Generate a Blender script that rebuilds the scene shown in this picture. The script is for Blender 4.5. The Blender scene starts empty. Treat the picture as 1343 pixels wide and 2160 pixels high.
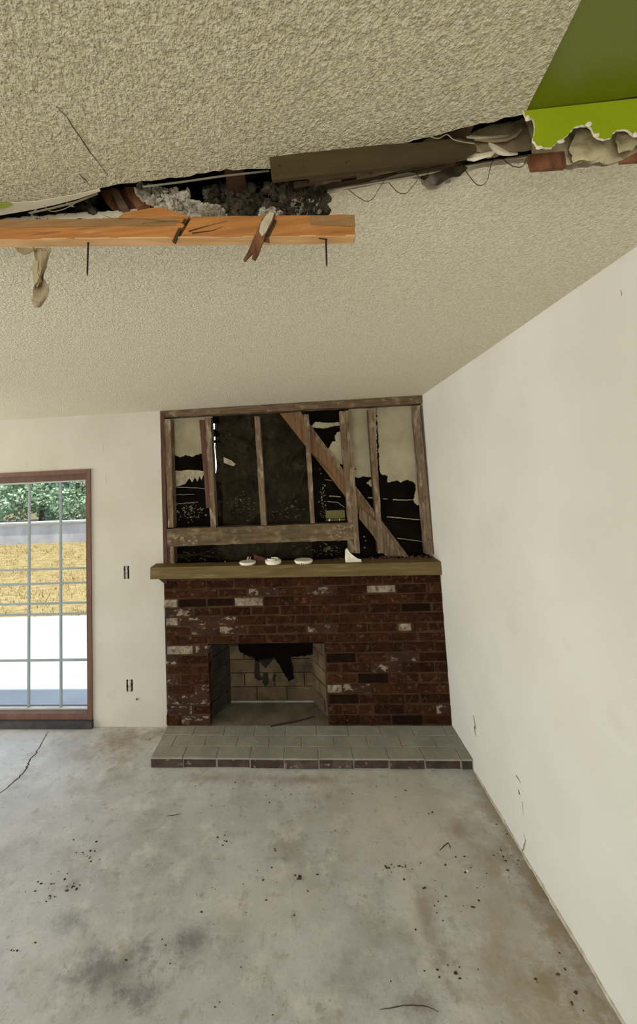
import bpy, bmesh, math, random
from mathutils import Vector, noise
from mathutils.geometry import tessellate_polygon
S = bpy.context.scene
C = S.collection
random.seed(7)
PI = math.pi
ZC = 2.381          # ceiling height
XR = 0.944          # right wall
YB = 2.9            # back wall face
LIT = 1.0

# ---------------------------------------------------------------- camera
YAW, PITCH, ROLL, F, CX, CY, H = -.0703, .0771, -.0457, 799.66, 575.4488, 951.8647, 1.7899
fw = Vector((math.sin(YAW)*math.cos(PITCH), math.cos(YAW)*math.cos(PITCH), math.sin(PITCH)))
rt = Vector((math.cos(YAW), -math.sin(YAW), 0)); up = rt.cross(fw)
rt, up = rt*math.cos(ROLL)+up*math.sin(ROLL), up*math.cos(ROLL)-rt*math.sin(ROLL)
cam = bpy.data.cameras.new('camera'); co = bpy.data.objects.new('camera', cam); C.objects.link(co)
from mathutils import Matrix
M3 = Matrix((rt, up, -fw)).transposed()
co.matrix_world = Matrix.Translation((0, 0, H)) @ M3.to_4x4()
cam.sensor_fit = 'VERTICAL'; cam.sensor_height = 36; cam.sensor_width = 24
cam.lens = F/2160*36
cam.shift_x = (671.5-CX)/2160; cam.shift_y = -(1080-CY)/2160
cam.clip_start = .02; cam.clip_end = 200
S.camera = co

# ---------------------------------------------------------------- light
S.view_settings.view_transform = 'Standard'; S.view_settings.look = 'None'
S.view_settings.gamma = 1; S.view_settings.use_curve_mapping = False
S.view_settings.exposure = 0.0
w = bpy.data.worlds.new('sky'); S.world = w; w.use_nodes = True
wn = w.node_tree.nodes; wl = w.node_tree.links
sky = wn.new('ShaderNodeTexSky'); sky.sky_type = 'NISHITA'; sky.sun_disc = False
sky.sun_elevation = math.radians(70); sky.sun_rotation = math.radians(20); sky.dust_density = 1.0
wn['Background'].inputs['Strength'].default_value = 0.42
wl.new(sky.outputs[0], wn['Background'].inputs['Color'])
sun = bpy.data.lights.new('sun', 'SUN'); sun.energy = 6.6; sun.angle = math.radians(.6); sun.color = (1, .95, .86)
so = bpy.data.objects.new('sun', sun); C.objects.link(so)
sd = Vector((-.10, .15, -1)).normalized()      # direction of travel: from behind the house, high
so.rotation_euler = sd.to_track_quat('-Z', 'Y').to_euler(); so.location = (0, 6, 8)

def area(name, loc, direction, sx, sy, energy, col):
    l = bpy.data.lights.new(name, 'AREA'); l.shape = 'RECTANGLE'; l.size = sx; l.size_y = sy
    l.energy = energy; l.color = col
    o = bpy.data.objects.new(name, l); C.objects.link(o); o.location = loc
    o.rotation_euler = Vector(direction).to_track_quat('-Z', 'Y').to_euler()
# daylight coming in through the window openings of the two rooms
area('rear_window_daylight', (-.9, -3.1, 1.25), (0, 1, .22), 3.4, 1.9, 72*LIT, (1, .985, .95))
area('side_window_daylight', (-6.4, 1.0, 1.2), (1, 0, .36), 3.2, 1.9, 200*LIT, (1, .985, .965))

# ---------------------------------------------------------------- materials
def lin(c):
    if isinstance(c, (int, float)): c = (c, c, c)
    return tuple(((v/255)/12.92 if v/255 <= .04045 else ((v/255+.055)/1.055)**2.4) for v in c)+(1,)
MATS = {}
def mat(name, c1, c2=None, scale=(5, 5, 5), rough=.85, bump=0, bscale=None, bdist=.01, detail=6, layers=(), rand=0, spec=.3,
        ramp=(.35, .65), rot=(0, 0, 0), metal=0, nrough=.5, ndist=0):
    """colours in sRGB 0-255 of the surface itself; layers: (colour, scale vec, lo, hi, strength)"""
    m = bpy.data.materials.new(name); m.use_nodes = True; n = m.node_tree.nodes; l = m.node_tree.links
    b = n['Principled BSDF']; b.inputs['Roughness'].default_value = rough; b.inputs['Specular IOR Level'].default_value = spec
    b.inputs['Metallic'].default_value = metal
    g = n.new('ShaderNodeNewGeometry')
    def nz(sc, det=detail, dist=ndist):
        mp = n.new('ShaderNodeMapping'); mp.inputs['Scale'].default_value = sc; mp.inputs['Rotation'].default_value = rot
        l.new(g.outputs['Position'], mp.inputs[0])
        t = n.new('ShaderNodeTexNoise'); t.inputs['Scale'].default_value = 1; t.inputs['Detail'].default_value = det
        t.inputs['Distortion'].default_value = dist; t.inputs['Roughness'].default_value = nrough
        l.new(mp.outputs[0], t.inputs['Vector']); return t.outputs['Fac']
    def vec(s): return s if isinstance(s, tuple) else (s, s, s)
    def mr(fac, lo, hi):
        r = n.new('ShaderNodeMapRange'); r.inputs[1].default_value = lo; r.inputs[2].default_value = hi
        l.new(fac, r.inputs[0]); return r.outputs[0]
    def mix(f, a, bb, typ='MIX'):
        x = n.new('ShaderNodeMix'); x.data_type = 'RGBA'; x.blend_type = typ
        if isinstance(f, float): x.inputs[0].default_value = f
        else: l.new(f, x.inputs[0])
        for i, v in ((6, a), (7, bb)):
            if isinstance(v, tuple): x.inputs[i].default_value = v
            else: l.new(v, x.inputs[i])
        return x.outputs[2]
    cur = mix(mr(nz(vec(scale)), *ramp), lin(c1), lin(c2 if c2 is not None else c1))
    for col, sc, lo, hi, st in layers:
        f = mr(nz(vec(sc)), lo, hi)
        mu = n.new('ShaderNodeMath'); mu.operation = 'MULTIPLY'; mu.inputs[1].default_value = st; l.new(f, mu.inputs[0])
        cur = mix(mu.outputs[0], cur, lin(col))
    if rand:
        oi = n.new('ShaderNodeObjectInfo'); r = n.new('ShaderNodeMapRange')
        r.inputs[3].default_value = 1-rand; r.inputs[4].default_value = 1+rand; l.new(oi.outputs['Random'], r.inputs[0])
        hs = n.new('ShaderNodeHueSaturation'); l.new(r.outputs[0], hs.inputs['Value']); l.new(cur, hs.inputs['Color']); cur = hs.outputs[0]
    l.new(cur, b.inputs['Base Color'])
    if bump:
        f = nz(vec(bscale or scale), 4)
        bp = n.new('ShaderNodeBump'); bp.inputs['Strength'].default_value = bump; bp.inputs['Distance'].default_value = bdist
        l.new(f, bp.inputs['Height']); l.new(bp.outputs[0], b.inputs['Normal'])
    m['_'] = 0; MATS[name] = m
    return m

def spots_on(m, spots, axis=2):
    """fixed stains on a flat surface: (x, y, rx, ry, colour, strength)"""
    n = m.node_tree.nodes; l = m.node_tree.links; b = n['Principled BSDF']
    cur = b.inputs['Base Color'].links[0].from_socket
    g = n.new('ShaderNodeNewGeometry')
    nt = n.new('ShaderNodeTexNoise'); nt.inputs['Scale'].default_value = 11; nt.inputs['Detail'].default_value = 10; nt.inputs['Roughness'].default_value = .78
    l.new(g.outputs['Position'], nt.inputs['Vector'])
    for x, y, rx, ry, col, st in spots:
        mp = n.new('ShaderNodeMapping'); mp.vector_type = 'POINT'
        mp.inputs['Scale'].default_value = (1/rx, 1/ry, 0); mp.inputs['Location'].default_value = (-x/rx, -y/ry, 0)
        l.new(g.outputs['Position'], mp.inputs[0])
        ln = n.new('ShaderNodeVectorMath'); ln.operation = 'LENGTH'; l.new(mp.outputs[0], ln.inputs[0])
        ad = n.new('ShaderNodeMath'); ad.operation = 'MULTIPLY_ADD'; ad.inputs[1].default_value = 3.6
        l.new(nt.outputs['Fac'], ad.inputs[0]); l.new(ln.outputs['Value'], ad.inputs[2])
        r = n.new('ShaderNodeMapRange'); r.interpolation_type = 'SMOOTHSTEP'
        r.inputs[1].default_value = 1.7; r.inputs[2].default_value = 2.9; r.inputs[3].default_value = st; r.inputs[4].default_value = 0
        l.new(ad.outputs[0], r.inputs[0])
        x_ = n.new('ShaderNodeMix'); x_.data_type = 'RGBA'; l.new(r.outputs[0], x_.inputs[0]); l.new(cur, x_.inputs[6]); x_.inputs[7].default_value = lin(col)
        cur = x_.outputs[2]
    l.new(cur, b.inputs['Base Color'])

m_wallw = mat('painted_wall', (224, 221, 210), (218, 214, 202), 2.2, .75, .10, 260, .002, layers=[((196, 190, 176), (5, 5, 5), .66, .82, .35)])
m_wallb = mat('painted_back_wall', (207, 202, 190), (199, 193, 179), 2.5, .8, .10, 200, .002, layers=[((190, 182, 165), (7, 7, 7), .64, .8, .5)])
def popcorn(name, c1, c2, sc, strength, dist):
    m = mat(name, c1, c2, sc*.8, .95, ramp=(.36, .60), detail=2)
    n = m.node_tree.nodes; l = m.node_tree.links; b = n['Principled BSDF']
    g = n.new('ShaderNodeNewGeometry')
    v = n.new('ShaderNodeTexVoronoi'); v.feature = 'SMOOTH_F1'; v.inputs['Scale'].default_value = sc*.95; v.inputs['Smoothness'].default_value = .35
    nn = n.new('ShaderNodeTexNoise'); nn.inputs['Scale'].default_value = sc*.5; nn.inputs['Detail'].default_value = 2
    vm = n.new('ShaderNodeVectorMath'); vm.operation = 'MULTIPLY_ADD'; vm.inputs[1].default_value = (.018, .018, .018)
    l.new(g.outputs['Position'], nn.inputs['Vector']); l.new(nn.outputs['Color'], vm.inputs[0]); l.new(g.outputs['Position'], vm.inputs[2])
    l.new(vm.outputs[0], v.inputs['Vector'])
    n2 = n.new('ShaderNodeTexNoise'); n2.inputs['Scale'].default_value = sc*.8; n2.inputs['Detail'].default_value = 2; l.new(g.outputs['Position'], n2.inputs['Vector'])
    mm = n.new('ShaderNodeMath'); mm.operation = 'MULTIPLY_ADD'; mm.inputs[1].default_value = -.7; l.new(v.outputs['Distance'], mm.inputs[0]); l.new(n2.outputs['Fac'], mm.inputs[2])
    bp = n.new('ShaderNodeBump'); bp.inputs['Strength'].default_value = strength; bp.inputs['Distance'].default_value = dist
    l.new(mm.outputs[0], bp.inputs['Height']); l.new(bp.outputs[0], b.inputs['Normal'])
    return m
m_ceil_far = popcorn('popcorn_ceiling', (222, 213, 186), (238, 231, 208), 185, .9, .007)  # paler than the near ceiling to paint in light bounced off the patio
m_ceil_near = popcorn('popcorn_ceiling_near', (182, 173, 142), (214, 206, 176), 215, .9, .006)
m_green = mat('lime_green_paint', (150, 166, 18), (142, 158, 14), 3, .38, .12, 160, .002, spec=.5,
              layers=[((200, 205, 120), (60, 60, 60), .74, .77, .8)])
m_greend = mat('shaded_green_ceiling_paint', (102, 112, 3), (96, 106, 2), 3, .34, .12, 160, .002, spec=.6,
              layers=[((190, 196, 130), (55, 55, 55), .73, .75, .8)])  # green of the torn strip darkened, weaker light on the ceiling painted in
m_floor = mat('bare_concrete', (206, 205, 200), (176, 174, 168), 1.8, .5, .25, 40, .003, detail=12, spec=.4, nrough=.68,
              layers=[((136, 127, 108), 3.4, .50, .70, .6), ((216, 212, 200), 6.5, .53, .66, .7), ((118, 102, 78), 24, .60, .68, .5), ((222, 218, 206), 60, .60, .70, .5), ((140, 130, 110), 11, .56, .66, .5), ((118, 106, 84), 90, .58, .66, .5), ((226, 222, 212), (9, 30, 30), .60, .70, .4)])
BR = (96, 70, 42); GR = (98, 92, 84)
m_paper = mat('drywall_paper', (140, 122, 92), (165, 150, 118), 12, .9, .4, 40, .004)
m_paperw = mat('torn_white_paper', (222, 214, 190), (205, 195, 165), 20, .9)
m_gyp = mat('gypsum_core', (225, 220, 200), (190, 180, 150), 40, .95, .6, 90, .004)
m_plaster = mat('lumpy_plaster', (196, 184, 146), (168, 154, 118), 16, .95, .7, 60, .006)
m_wood_dark = mat('dark_stained_board', (72, 59, 31), (60, 48, 24), (6, 30, 30), .75, .15, (8, 90, 90), .002, layers=[((60, 44, 26), (8, 60, 60), .6, .7, .6)])
m_wood_beam = mat('orange_pine', (190, 130, 70), (160, 104, 52), (4, 60, 90), .65, .25, (6, 150, 150), .002,
                  layers=[((120, 72, 34), (7, 60, 120), .60, .68, .6), ((210, 165, 110), (12, 80, 80), .6, .75, .5)])
m_wood_red = mat('raw_splintered_wood', (132, 86, 54), (84, 54, 36), (60, 60, 20), .8, .5, (120, 120, 30), .004)
m_stud = mat('weathered_stud', (128, 108, 84), (92, 74, 56), (70, 70, 6), .85, .4, (140, 140, 10), .003,
             layers=[((168, 154, 130), (22, 22, 9), .54, .68, .7), ((66, 48, 36), (20, 20, 14), .6, .7, .6)])
m_stud_red = mat('reddish_stud', (96, 66, 50), (72, 48, 37), (70, 70, 6), .85, .4, (140, 140, 10), .003)
m_plate = mat('weathered_plate', (116, 96, 72), (84, 67, 50), (6, 70, 70), .85, .4, (10, 140, 140), .003,
              layers=[((172, 150, 120), (14, 18, 18), .56, .72, .6)])
m_cross = mat('mortar_smeared_beam', (108, 92, 66), (82, 68, 48), (5, 30, 40), .9, .6, (30, 60, 60), .006,
              layers=[((142, 124, 100), (9, 9, 14), .52, .66, .7), ((70, 50, 36), (16, 16, 20), .62, .68, .7)])
m_brace = mat('diagonal_pine', (130, 96, 64), (104, 76, 50), (70, 70, 6), .75, .3, (140, 140, 12), .003, rot=(0, math.radians(37), 0),
              layers=[((100, 74, 50), (30, 30, 12), .60, .72, .5)])
m_black = mat('black_building_paper', (24, 20, 15), (13, 11, 8), 9, .9, .5, 20, .006, spec=.05)
m_felt = mat('draped_tar_felt', (54, 46, 29), (28, 24, 15), (5, 5, 6), .8, .8, 26, .014, spec=.15, nrough=.6,
             layers=[((82, 74, 50), (10, 10, 14), .58, .74, .6)])  # paler patches painted in as highlights on the folds
m_scratch = mat('tan_plaster_back', (190, 180, 152), (168, 158, 130), 6, .95, .35, 70, .004, layers=[((130, 118, 90), 14, .62, .75, .5)])
m_scratchw = mat('pale_torn_plaster', (196, 184, 160), (160, 148, 124), 24, .95, .4, 70, .004)
m_brick = mat('red_brick', (62, 35, 20), (44, 24, 13), 16, .95, .9, 60, .010, rand=.30, nrough=.65, spec=.06,
              layers=[((34, 20, 12), 14, .52, .64, .7), ((88, 66, 50), 26, .55, .64, .7), ((112, 94, 78), 20, .64, .70, .5)])
m_brickw = mat('whitewashed_brick', (158, 148, 130), (112, 98, 82), 24, .9, .8, 60, .008, rand=.08, nrough=.65, spec=.1, layers=[((92, 56, 46), 30, .52, .62, .85)])
m_brickp = mat('half_whitewashed_brick', (62, 35, 20), (44, 24, 13), 16, .9, .8, 60, .008, rand=.1, nrough=.65, layers=[((146, 130, 112), (13, 13, 22), .53, .59, .8)])
m_brickd = mat('burnt_brick', (34, 20, 13), (24, 14, 9), 16, .95, .7, 70, .005, spec=.06)
m_mortar = mat('brown_mortar', (74, 54, 37), (52, 36, 23), 12, .95, .6, 60, .005, spec=.1)
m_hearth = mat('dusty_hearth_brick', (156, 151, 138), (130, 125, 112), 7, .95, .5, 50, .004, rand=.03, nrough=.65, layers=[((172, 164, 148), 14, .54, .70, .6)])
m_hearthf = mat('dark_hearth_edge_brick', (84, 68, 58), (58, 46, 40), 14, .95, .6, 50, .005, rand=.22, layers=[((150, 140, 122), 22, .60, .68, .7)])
m_hmortar = mat('hearth_mortar', (146, 141, 128), (124, 118, 104), 14, .95, .4, 60, .004)
m_fireb = mat('sooty_firebrick', (100, 84, 60), (78, 64, 46), 8, .95, .4, 50, .004, rand=.16, layers=[((40, 33, 26), 7, .56, .72, .7)])
m_firem = mat('soot_mortar', (84, 70, 52), (52, 44, 34), 9, .95)
m_soot = mat('soot', (14, 11, 8), (8, 7, 5), 10, .95, spec=.05)
m_ash = mat('ash_floor', (118, 108, 90), (94, 86, 70), 9, .95, .4, 50, .004)
m_mantel = mat('olive_mantel', (110, 92, 54), (90, 74, 40), (3, 40, 40), .75, .25, (6, 90, 90), .002, layers=[((138, 120, 84), (5, 30, 50), .58, .74, .6)])
m_mdark = mat('dark_moulding', (72, 48, 36), (56, 36, 28), (6, 40, 40), .8)
m_white = mat('off_white_plastic', (235, 230, 212), (222, 214, 192), 20, .5, spec=.5)
m_maroon = mat('maroon_tool', (96, 44, 36), (74, 32, 28), 20, .6)
m_pinkish = mat('pale_pink_plastic', (196, 170, 160), (180, 150, 140), 20, .6)
m_frame = mat('brown_door_frame', (118, 86, 70), (100, 72, 58), (50, 50, 5), .6, .15, (90, 90, 9), .002)
m_sill = mat('dark_sill', (70, 66, 66), (50, 48, 50), 12, .6)
m_munt = mat('grey_muntin', (150, 156, 150), (140, 146, 140), 12, .5, spec=.5)
m_steel = mat('rusty_nail', (62, 42, 34), (44, 30, 26), 90, .6, metal=.3)
m_wire = mat('thin_wire', (70, 62, 48), (50, 44, 34), 30, .6)
m_wirep = mat('pale_fibre', (170, 164, 140), (140, 132, 108), 30, .8)
m_insl = mat('pale_insulation', (196, 188, 168), (122, 113, 94), 30, 1, .6, 90, .006)  # lit part of the insulation, painted as a paler copy
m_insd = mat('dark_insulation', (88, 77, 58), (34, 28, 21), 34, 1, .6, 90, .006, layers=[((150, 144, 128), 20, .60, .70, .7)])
m_attic = mat('attic_wood', (92, 64, 44), (60, 42, 30), (10, 10, 10), .9)
m_crack = mat('crack_shadow', (84, 74, 60), (66, 58, 46), 30, .95)
m_rubble = mat('mortar_rubble', (112, 84, 64), (70, 48, 36), 40, .95)
m_crumb = mat('dirt_crumb', (84, 62, 40), (56, 40, 28), 40, .95)
m_concs = mat('patio_concrete', (176, 177, 176), (164, 165, 165), 3, .9, .2, 30, .002)
m_grass = mat('dry_grass', (182, 160, 108), (152, 126, 76), (5, 14, 14), .95, .8, (30, 60, 60), .05, layers=[((150, 146, 80), (2, 7, 7), .56, .7, .5)])
m_blade = mat('dry_blade', (186, 166, 112), (156, 132, 80), 4, .95)
m_retw = mat('retaining_wall', (206, 198, 196), (184, 176, 176), 3, .9, .3, 20, .004, layers=[((214, 208, 204), (3, 3, 1.2), .55, .62, .6)])
m_soil = mat('soil', (120, 104, 70), (100, 96, 60), 2, .95)
m_leaf = mat('green_leaf', (196, 214, 172), (150, 176, 138), 1.4, .6, spec=.3)
m_bark = mat('bark', (90, 74, 58), (66, 54, 44), 12, .95)
m_box = mat('steel_box', (60, 54, 46), (40, 36, 32), 30, .6, metal=.4)
m_olive = mat('greenery_olive', (132, 128, 78), (110, 106, 62), 12, .9)
m_glass = bpy.data.materials.new('window_glass'); m_glass.use_nodes = True
_n = m_glass.node_tree.nodes; _l = m_glass.node_tree.links; _n.clear()
_o = _n.new('ShaderNodeOutputMaterial'); _t = _n.new('ShaderNodeBsdfTransparent'); _g = _n.new('ShaderNodeBsdfGlossy'); _x = _n.new('ShaderNodeMixShader')
_t.inputs[0].default_value = (.93, .96, .95, 1); _g.inputs['Roughness'].default_value = .03; _x.inputs[0].default_value = .035
_l.new(_t.outputs[0], _x.inputs[1]); _l.new(_g.outputs[0], _x.inputs[2]); _l.new(_x.outputs[0], _o.inputs[0])

# ---------------------------------------------------------------- helpers
def P(x, y, ax, v):
    """point of the place seen at pixel (x, y) of the photograph, on the plane axis ax = v"""
    d = fw+rt*((x-CX)/F)-up*((y-CY)/F)
    o = Vector((0, 0, H)); return o+d*((v-o[ax])/d[ax])
ROOTS = {}
def empty(name, loc, label=None, cat=None, group=None, kind=None, parent=None):
    o = bpy.data.objects.new(name, None); C.objects.link(o); o.empty_display_size = .05
    loc = Vector(loc)
    if parent is not None: o.parent = parent; o.location = loc-ROOTS[parent.name]
    else: o.location = loc
    ROOTS[o.name] = loc
    tag(o, label, cat, group, kind); return o
def tag(o, label=None, cat=None, group=None, kind=None):
    for k, v in (('label', label), ('category', cat), ('group', group), ('kind', kind)):
        if v: o[k] = v
    return o
def mesh(name, vs, fs, m, parent=None, mi=None, smooth=False, **kw):
    vs = [Vector(v) for v in vs]
    lo = Vector([min(v[i] for v in vs) for i in range(3)]); hi = Vector([max(v[i] for v in vs) for i in range(3)])
    c = (lo+hi)/2; c.z = lo.z
    me = bpy.data.meshes.new(name); me.from_pydata([v-c for v in vs], [], fs)
    for x in (m if isinstance(m, (list, tuple)) else [m]): me.materials.append(x)
    if mi: me.polygons.foreach_set('material_index', mi)
    bm = bmesh.new(); bm.from_mesh(me); bmesh.ops.recalc_face_normals(bm, faces=bm.faces); bm.to_mesh(me); bm.free()
    if smooth: me.polygons.foreach_set('use_smooth', [True]*len(me.polygons))
    o = bpy.data.objects.new(name, me); C.objects.link(o)
    if parent is not None: o.parent = parent; o.location = c-ROOTS[parent.name]
    else: o.location = c
    ROOTS[o.name] = c
    return tag(o, **kw)
class MB:
    def __init__(s): s.v = []; s.f = []; s.mi = []
    def add(s, vs, fs, mi=0):
        k = len(s.v); s.v += [Vector(v) for v in vs]; s.f += [tuple(i+k for i in f) for f in fs]; s.mi += [mi]*len(fs)
    def box(s, x0, x1, y0, y1, z0, z1, mi=0):
        s.add([(x, y, z) for x in (x0, x1) for y in (y0, y1) for z in (z0, z1)],
              [(0, 1, 3, 2), (4, 6, 7, 5), (0, 4, 5, 1), (2, 3, 7, 6), (0, 2, 6, 4), (1, 5, 7, 3)], mi)
    def prism(s, A, B, n=1, jit=0, mi=0, taper=None):
        """A, B: matching end polygons (lists of points); n segments, corners jittered"""
        k = len(A); vs = []; fs = []
        for i in range(n+1):
            t = i/n
            for a, b in zip(A, B):
                p = Vector(a).lerp(Vector(b), t)
                if jit: p += Vector([random.uniform(-jit, jit) for _ in range(3)])
                vs.append(p)
        for i in range(n):
            for j in range(k): fs.append((i*k+j, i*k+(j+1) % k, (i+1)*k+(j+1) % k, (i+1)*k+j))
        fs.append(tuple(range(k))[::-1]); fs.append(tuple(n*k+j for j in range(k)))
        s.add(vs, fs, mi)
    def tube(s, pts, r, k=6, r2=None, mi=0):
        pts = [Vector(p) for p in pts]; vs = []; fs = []; n = len(pts)
        for i, p in enumerate(pts):
            d = (pts[min(i+1, n-1)]-pts[max(i-1, 0)]).normalized()
            a = d.orthogonal().normalized() if i == 0 else (a-d*a.dot(d)).normalized()
            b = d.cross(a); rr = r if r2 is None else r+(r2-r)*i/(n-1)
            for j in range(k):
                t = 2*PI*j/k; vs.append(p+(a*math.cos(t)+b*math.sin(t))*rr)
        for i in range(n-1):
            for j in range(k): fs.append((i*k+j, i*k+(j+1) % k, (i+1)*k+(j+1) % k, (i+1)*k+j))
        fs.append(tuple(range(k))[::-1]); fs.append(tuple((n-1)*k+j for j in range(k)))
        s.add(vs, fs, mi)
    def lathe(s, prof, c, k=24, ax=None, mi=0):
        vs = []; fs = []; n = len(prof)
        for r, z in prof:
            for j in range(k): vs.append((c[0]+r*math.cos(2*PI*j/k), c[1]+r*math.sin(2*PI*j/k), c[2]+z))
        for i in range(n-1):
            for j in range(k): fs.append((i*k+j, i*k+(j+1) % k, (i+1)*k+(j+1) % k, (i+1)*k+j))
        fs.append(tuple(range(k))[::-1]); fs.append(tuple((n-1)*k+j for j in range(k)))
        s.add(vs, fs, mi)
    def blob(s, c, r, seed=0, sq=(1, 1, 1), sub=1, amp=.35, mi=0):
        bm = bmesh.new(); bmesh.ops.create_icosphere(bm, subdivisions=sub, radius=1)
        vs = []
        for v in bm.verts:
            q = v.co*(1+amp*noise.noise(v.co*1.7+Vector((seed*3.1, seed*1.7, seed*.9))))
            vs.append(Vector(c)+Vector((q.x*sq[0], q.y*sq[1], q.z*sq[2]))*r)
        fs = [tuple(v.index for v in f.verts) for f in bm.faces]; bm.free(); s.add(vs, fs, mi)
    def build(s, name, m, parent=None, smooth=False, **kw):
        return mesh(name, s.v, s.f, m, parent, s.mi if isinstance(m, (list, tuple)) else None, smooth, **kw)

def ragged(pts, step, jit, keep=()):
    """subdivide a closed 2-D outline and roughen it; keep = indices of edges left straight"""
    out = []
    n = len(pts)
    for i in range(n):
        a = Vector(pts[i]); b = Vector(pts[(i+1) % n]); L = (b-a).length
        out.append(a)
        if i in keep: continue
        k = max(1, int(L/step)); d = (b-a).normalized(); q = Vector((-d.y, d.x))
        for j in range(1, k):
            out.append(a.lerp(b, j/k)+q*random.uniform(-jit, jit))
    return out
def slab(mb, pts3, off, mi=0, mside=None):
    """polygon (3-D points, planar) extruded by vector off"""
    off = Vector(off); n = len(pts3); tri = tessellate_polygon([[Vector(p) for p in pts3]])
    vs = [Vector(p) for p in pts3]+[Vector(p)+off for p in pts3]
    mb.add(vs, [tuple(t) for t in tri]+[tuple(i+n for i in t[::-1]) for t in tri], mi)
    k = len(mb.v)
    mb.add(vs, [(i, (i+1) % n, (i+1) % n+n, i+n) for i in range(n)], mi if mside is None else mside)
def wall_y(mb, rects_holes, x0, x1, z0, z1, y0, y1):
    """wall in an XZ plane with rectangular holes (hx0,hx1,hz0,hz1)"""
    xs = sorted({x0, x1, *[h[0] for h in rects_holes], *[h[1] for h in rects_holes]})
    zs = sorted({z0, z1, *[h[2] for h in rects_holes], *[h[3] for h in rects_holes]})
    for i in range(len(xs)-1):
        for j in range(len(zs)-1):
            cx, cz = (xs[i]+xs[i+1])/2, (zs[j]+zs[j+1])/2
            if any(h[0] < cx < h[1] and h[2] < cz < h[3] for h in rects_holes): continue
            mb.box(xs[i], xs[i+1], y0, y1, zs[j], zs[j+1])
def wall_x(mb, holes, y0, y1, z0, z1, x0, x1):
    t = MB(); wall_y(t, holes, y0, y1, z0, z1, x0, x1)
    mb.add([(v.y, v.x, v.z) for v in t.v], t.f)
ST = dict(kind='structure')

# ---------------------------------------------------------------- setting: floor and walls
mb = MB(); mb.box(-6.5, XR+.12, -3.2, YB+.12, -.12, 0)
floor = mb.build('floor', m_floor, **ST)
sp = []
def fs_(x, y, rx, ry, c, s): p = P(x, y, 2, 0); sp.append((p.x, p.y, rx, ry, c, s))
fs_(965, 1750, .10, .07, (92, 62, 34), .55); fs_(1035, 1812, .14, .09, (96, 66, 38), .55); fs_(1130, 1880, .10, .22, (112, 88, 56), .5)
fs_(905, 1950, .07, .28, (104, 82, 54), .5); fs_(1165, 2075, .09, .08, (96, 74, 44), .55); fs_(1235, 2100, .10, .18, (104, 82, 50), .5)
fs_(1085, 2060, .12, .2, (128, 112, 84), .4); fs_(880, 2120, .12, .06, (86, 66, 40), .5)
fs_(640, 1645, .34, .06, (122, 84, 50), .6); fs_(450, 1640, .25, .05, (128, 96, 62), .5); fs_(255, 1565, .25, .22, (122, 92, 60), .65); fs_(160, 1590, .2, .12, (150, 124, 88), .4)
fs_(330, 1545, .12, .08, (110, 82, 54), .6)
fs_(230, 2050, .20, .13, GR, .7); fs_(400, 1990, .13, .09, (92, 88, 84), .7); fs_(150, 1940, .10, .06, (110, 108, 104), .6); fs_(300, 2090, .12, .06, (100, 95, 88), .6)
fs_(730, 2060, .10, .10, (120, 112, 98), .45); fs_(560, 1900, .35, .2, (196, 190, 172), .35)
sp.append((XR, 1.9, .11, 1.4, (110, 88, 56), .65)); sp.append((.75, 1.3, .40, .9, (168, 152, 116), .5)); sp.append((.45, 2.2, .6, .5, (190, 176, 144), .4))
fs_(870, 1930, .035, .22, (206, 198, 180), .5)
spots_on(m_floor, sp)

def ribbon(name, pts, wd, m, nrm, parent=None, **kw):
    """thin raised line following pts on a surface with normal nrm"""
    mb = MB(); nrm = Vector(nrm)
    L = []
    for i in range(len(pts)-1):
        a, b = Vector(pts[i]), Vector(pts[i+1]); k = max(2, int((b-a).length/.015))
        for j in range(k):
            q = a.lerp(b, j/k)
            d = (b-a).normalized().cross(nrm)
            L.append(q+d*random.uniform(-.25, .25)*wd*2)
    L.append(Vector(pts[-1]))
    n = len(L); vs = []; fs = []
    for i, p in enumerate(L):
        d = (L[min(i+1, n-1)]-L[max(i-1, 0)]).normalized().cross(nrm).normalized()
        ww = wd*(.35+.65*math.sin(PI*min(1, max(0, (i+.6)/n))))*random.uniform(.6, 1.1)/2
        vs += [p-d*ww+nrm*.0006, p+nrm*.0012, p+d*ww+nrm*.0006]
    for i in range(n-1):
        fs += [(3*i, 3*i+1, 3*i+4, 3*i+3), (3*i+1, 3*i+2, 3*i+5, 3*i+4)]
    return mesh(name, vs, fs, m, parent, **kw)
ribbon('crack', [P(x, y, 2, 0) for x, y in ((101, 1543), (90, 1562), (76, 1588), (63, 1603), (56, 1620), (40, 1640), (16, 1660), (0, 1672), (-60, 1710))], .011, m_crack, (0, 0, 1), floor)
ribbon('crack', [P(x, y, 2, 0) for x, y in ((800, 2130), (840, 2122), (890, 2120), (925, 2135))], .004, m_crack, (0, 0, 1), floor)
ribbon('scrape_mark', [P(x, y, 2, 0) for x, y in ((352, 1722), (382, 1716))], .006, m_crack, (0, 0, 1), floor)
ribbon('scrape_mark', [P(x, y, 2, 0) for x, y in ((928, 1795), (944, 1778), (950, 1790))], .007, m_crumb, (0, 0, 1), floor)

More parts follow.
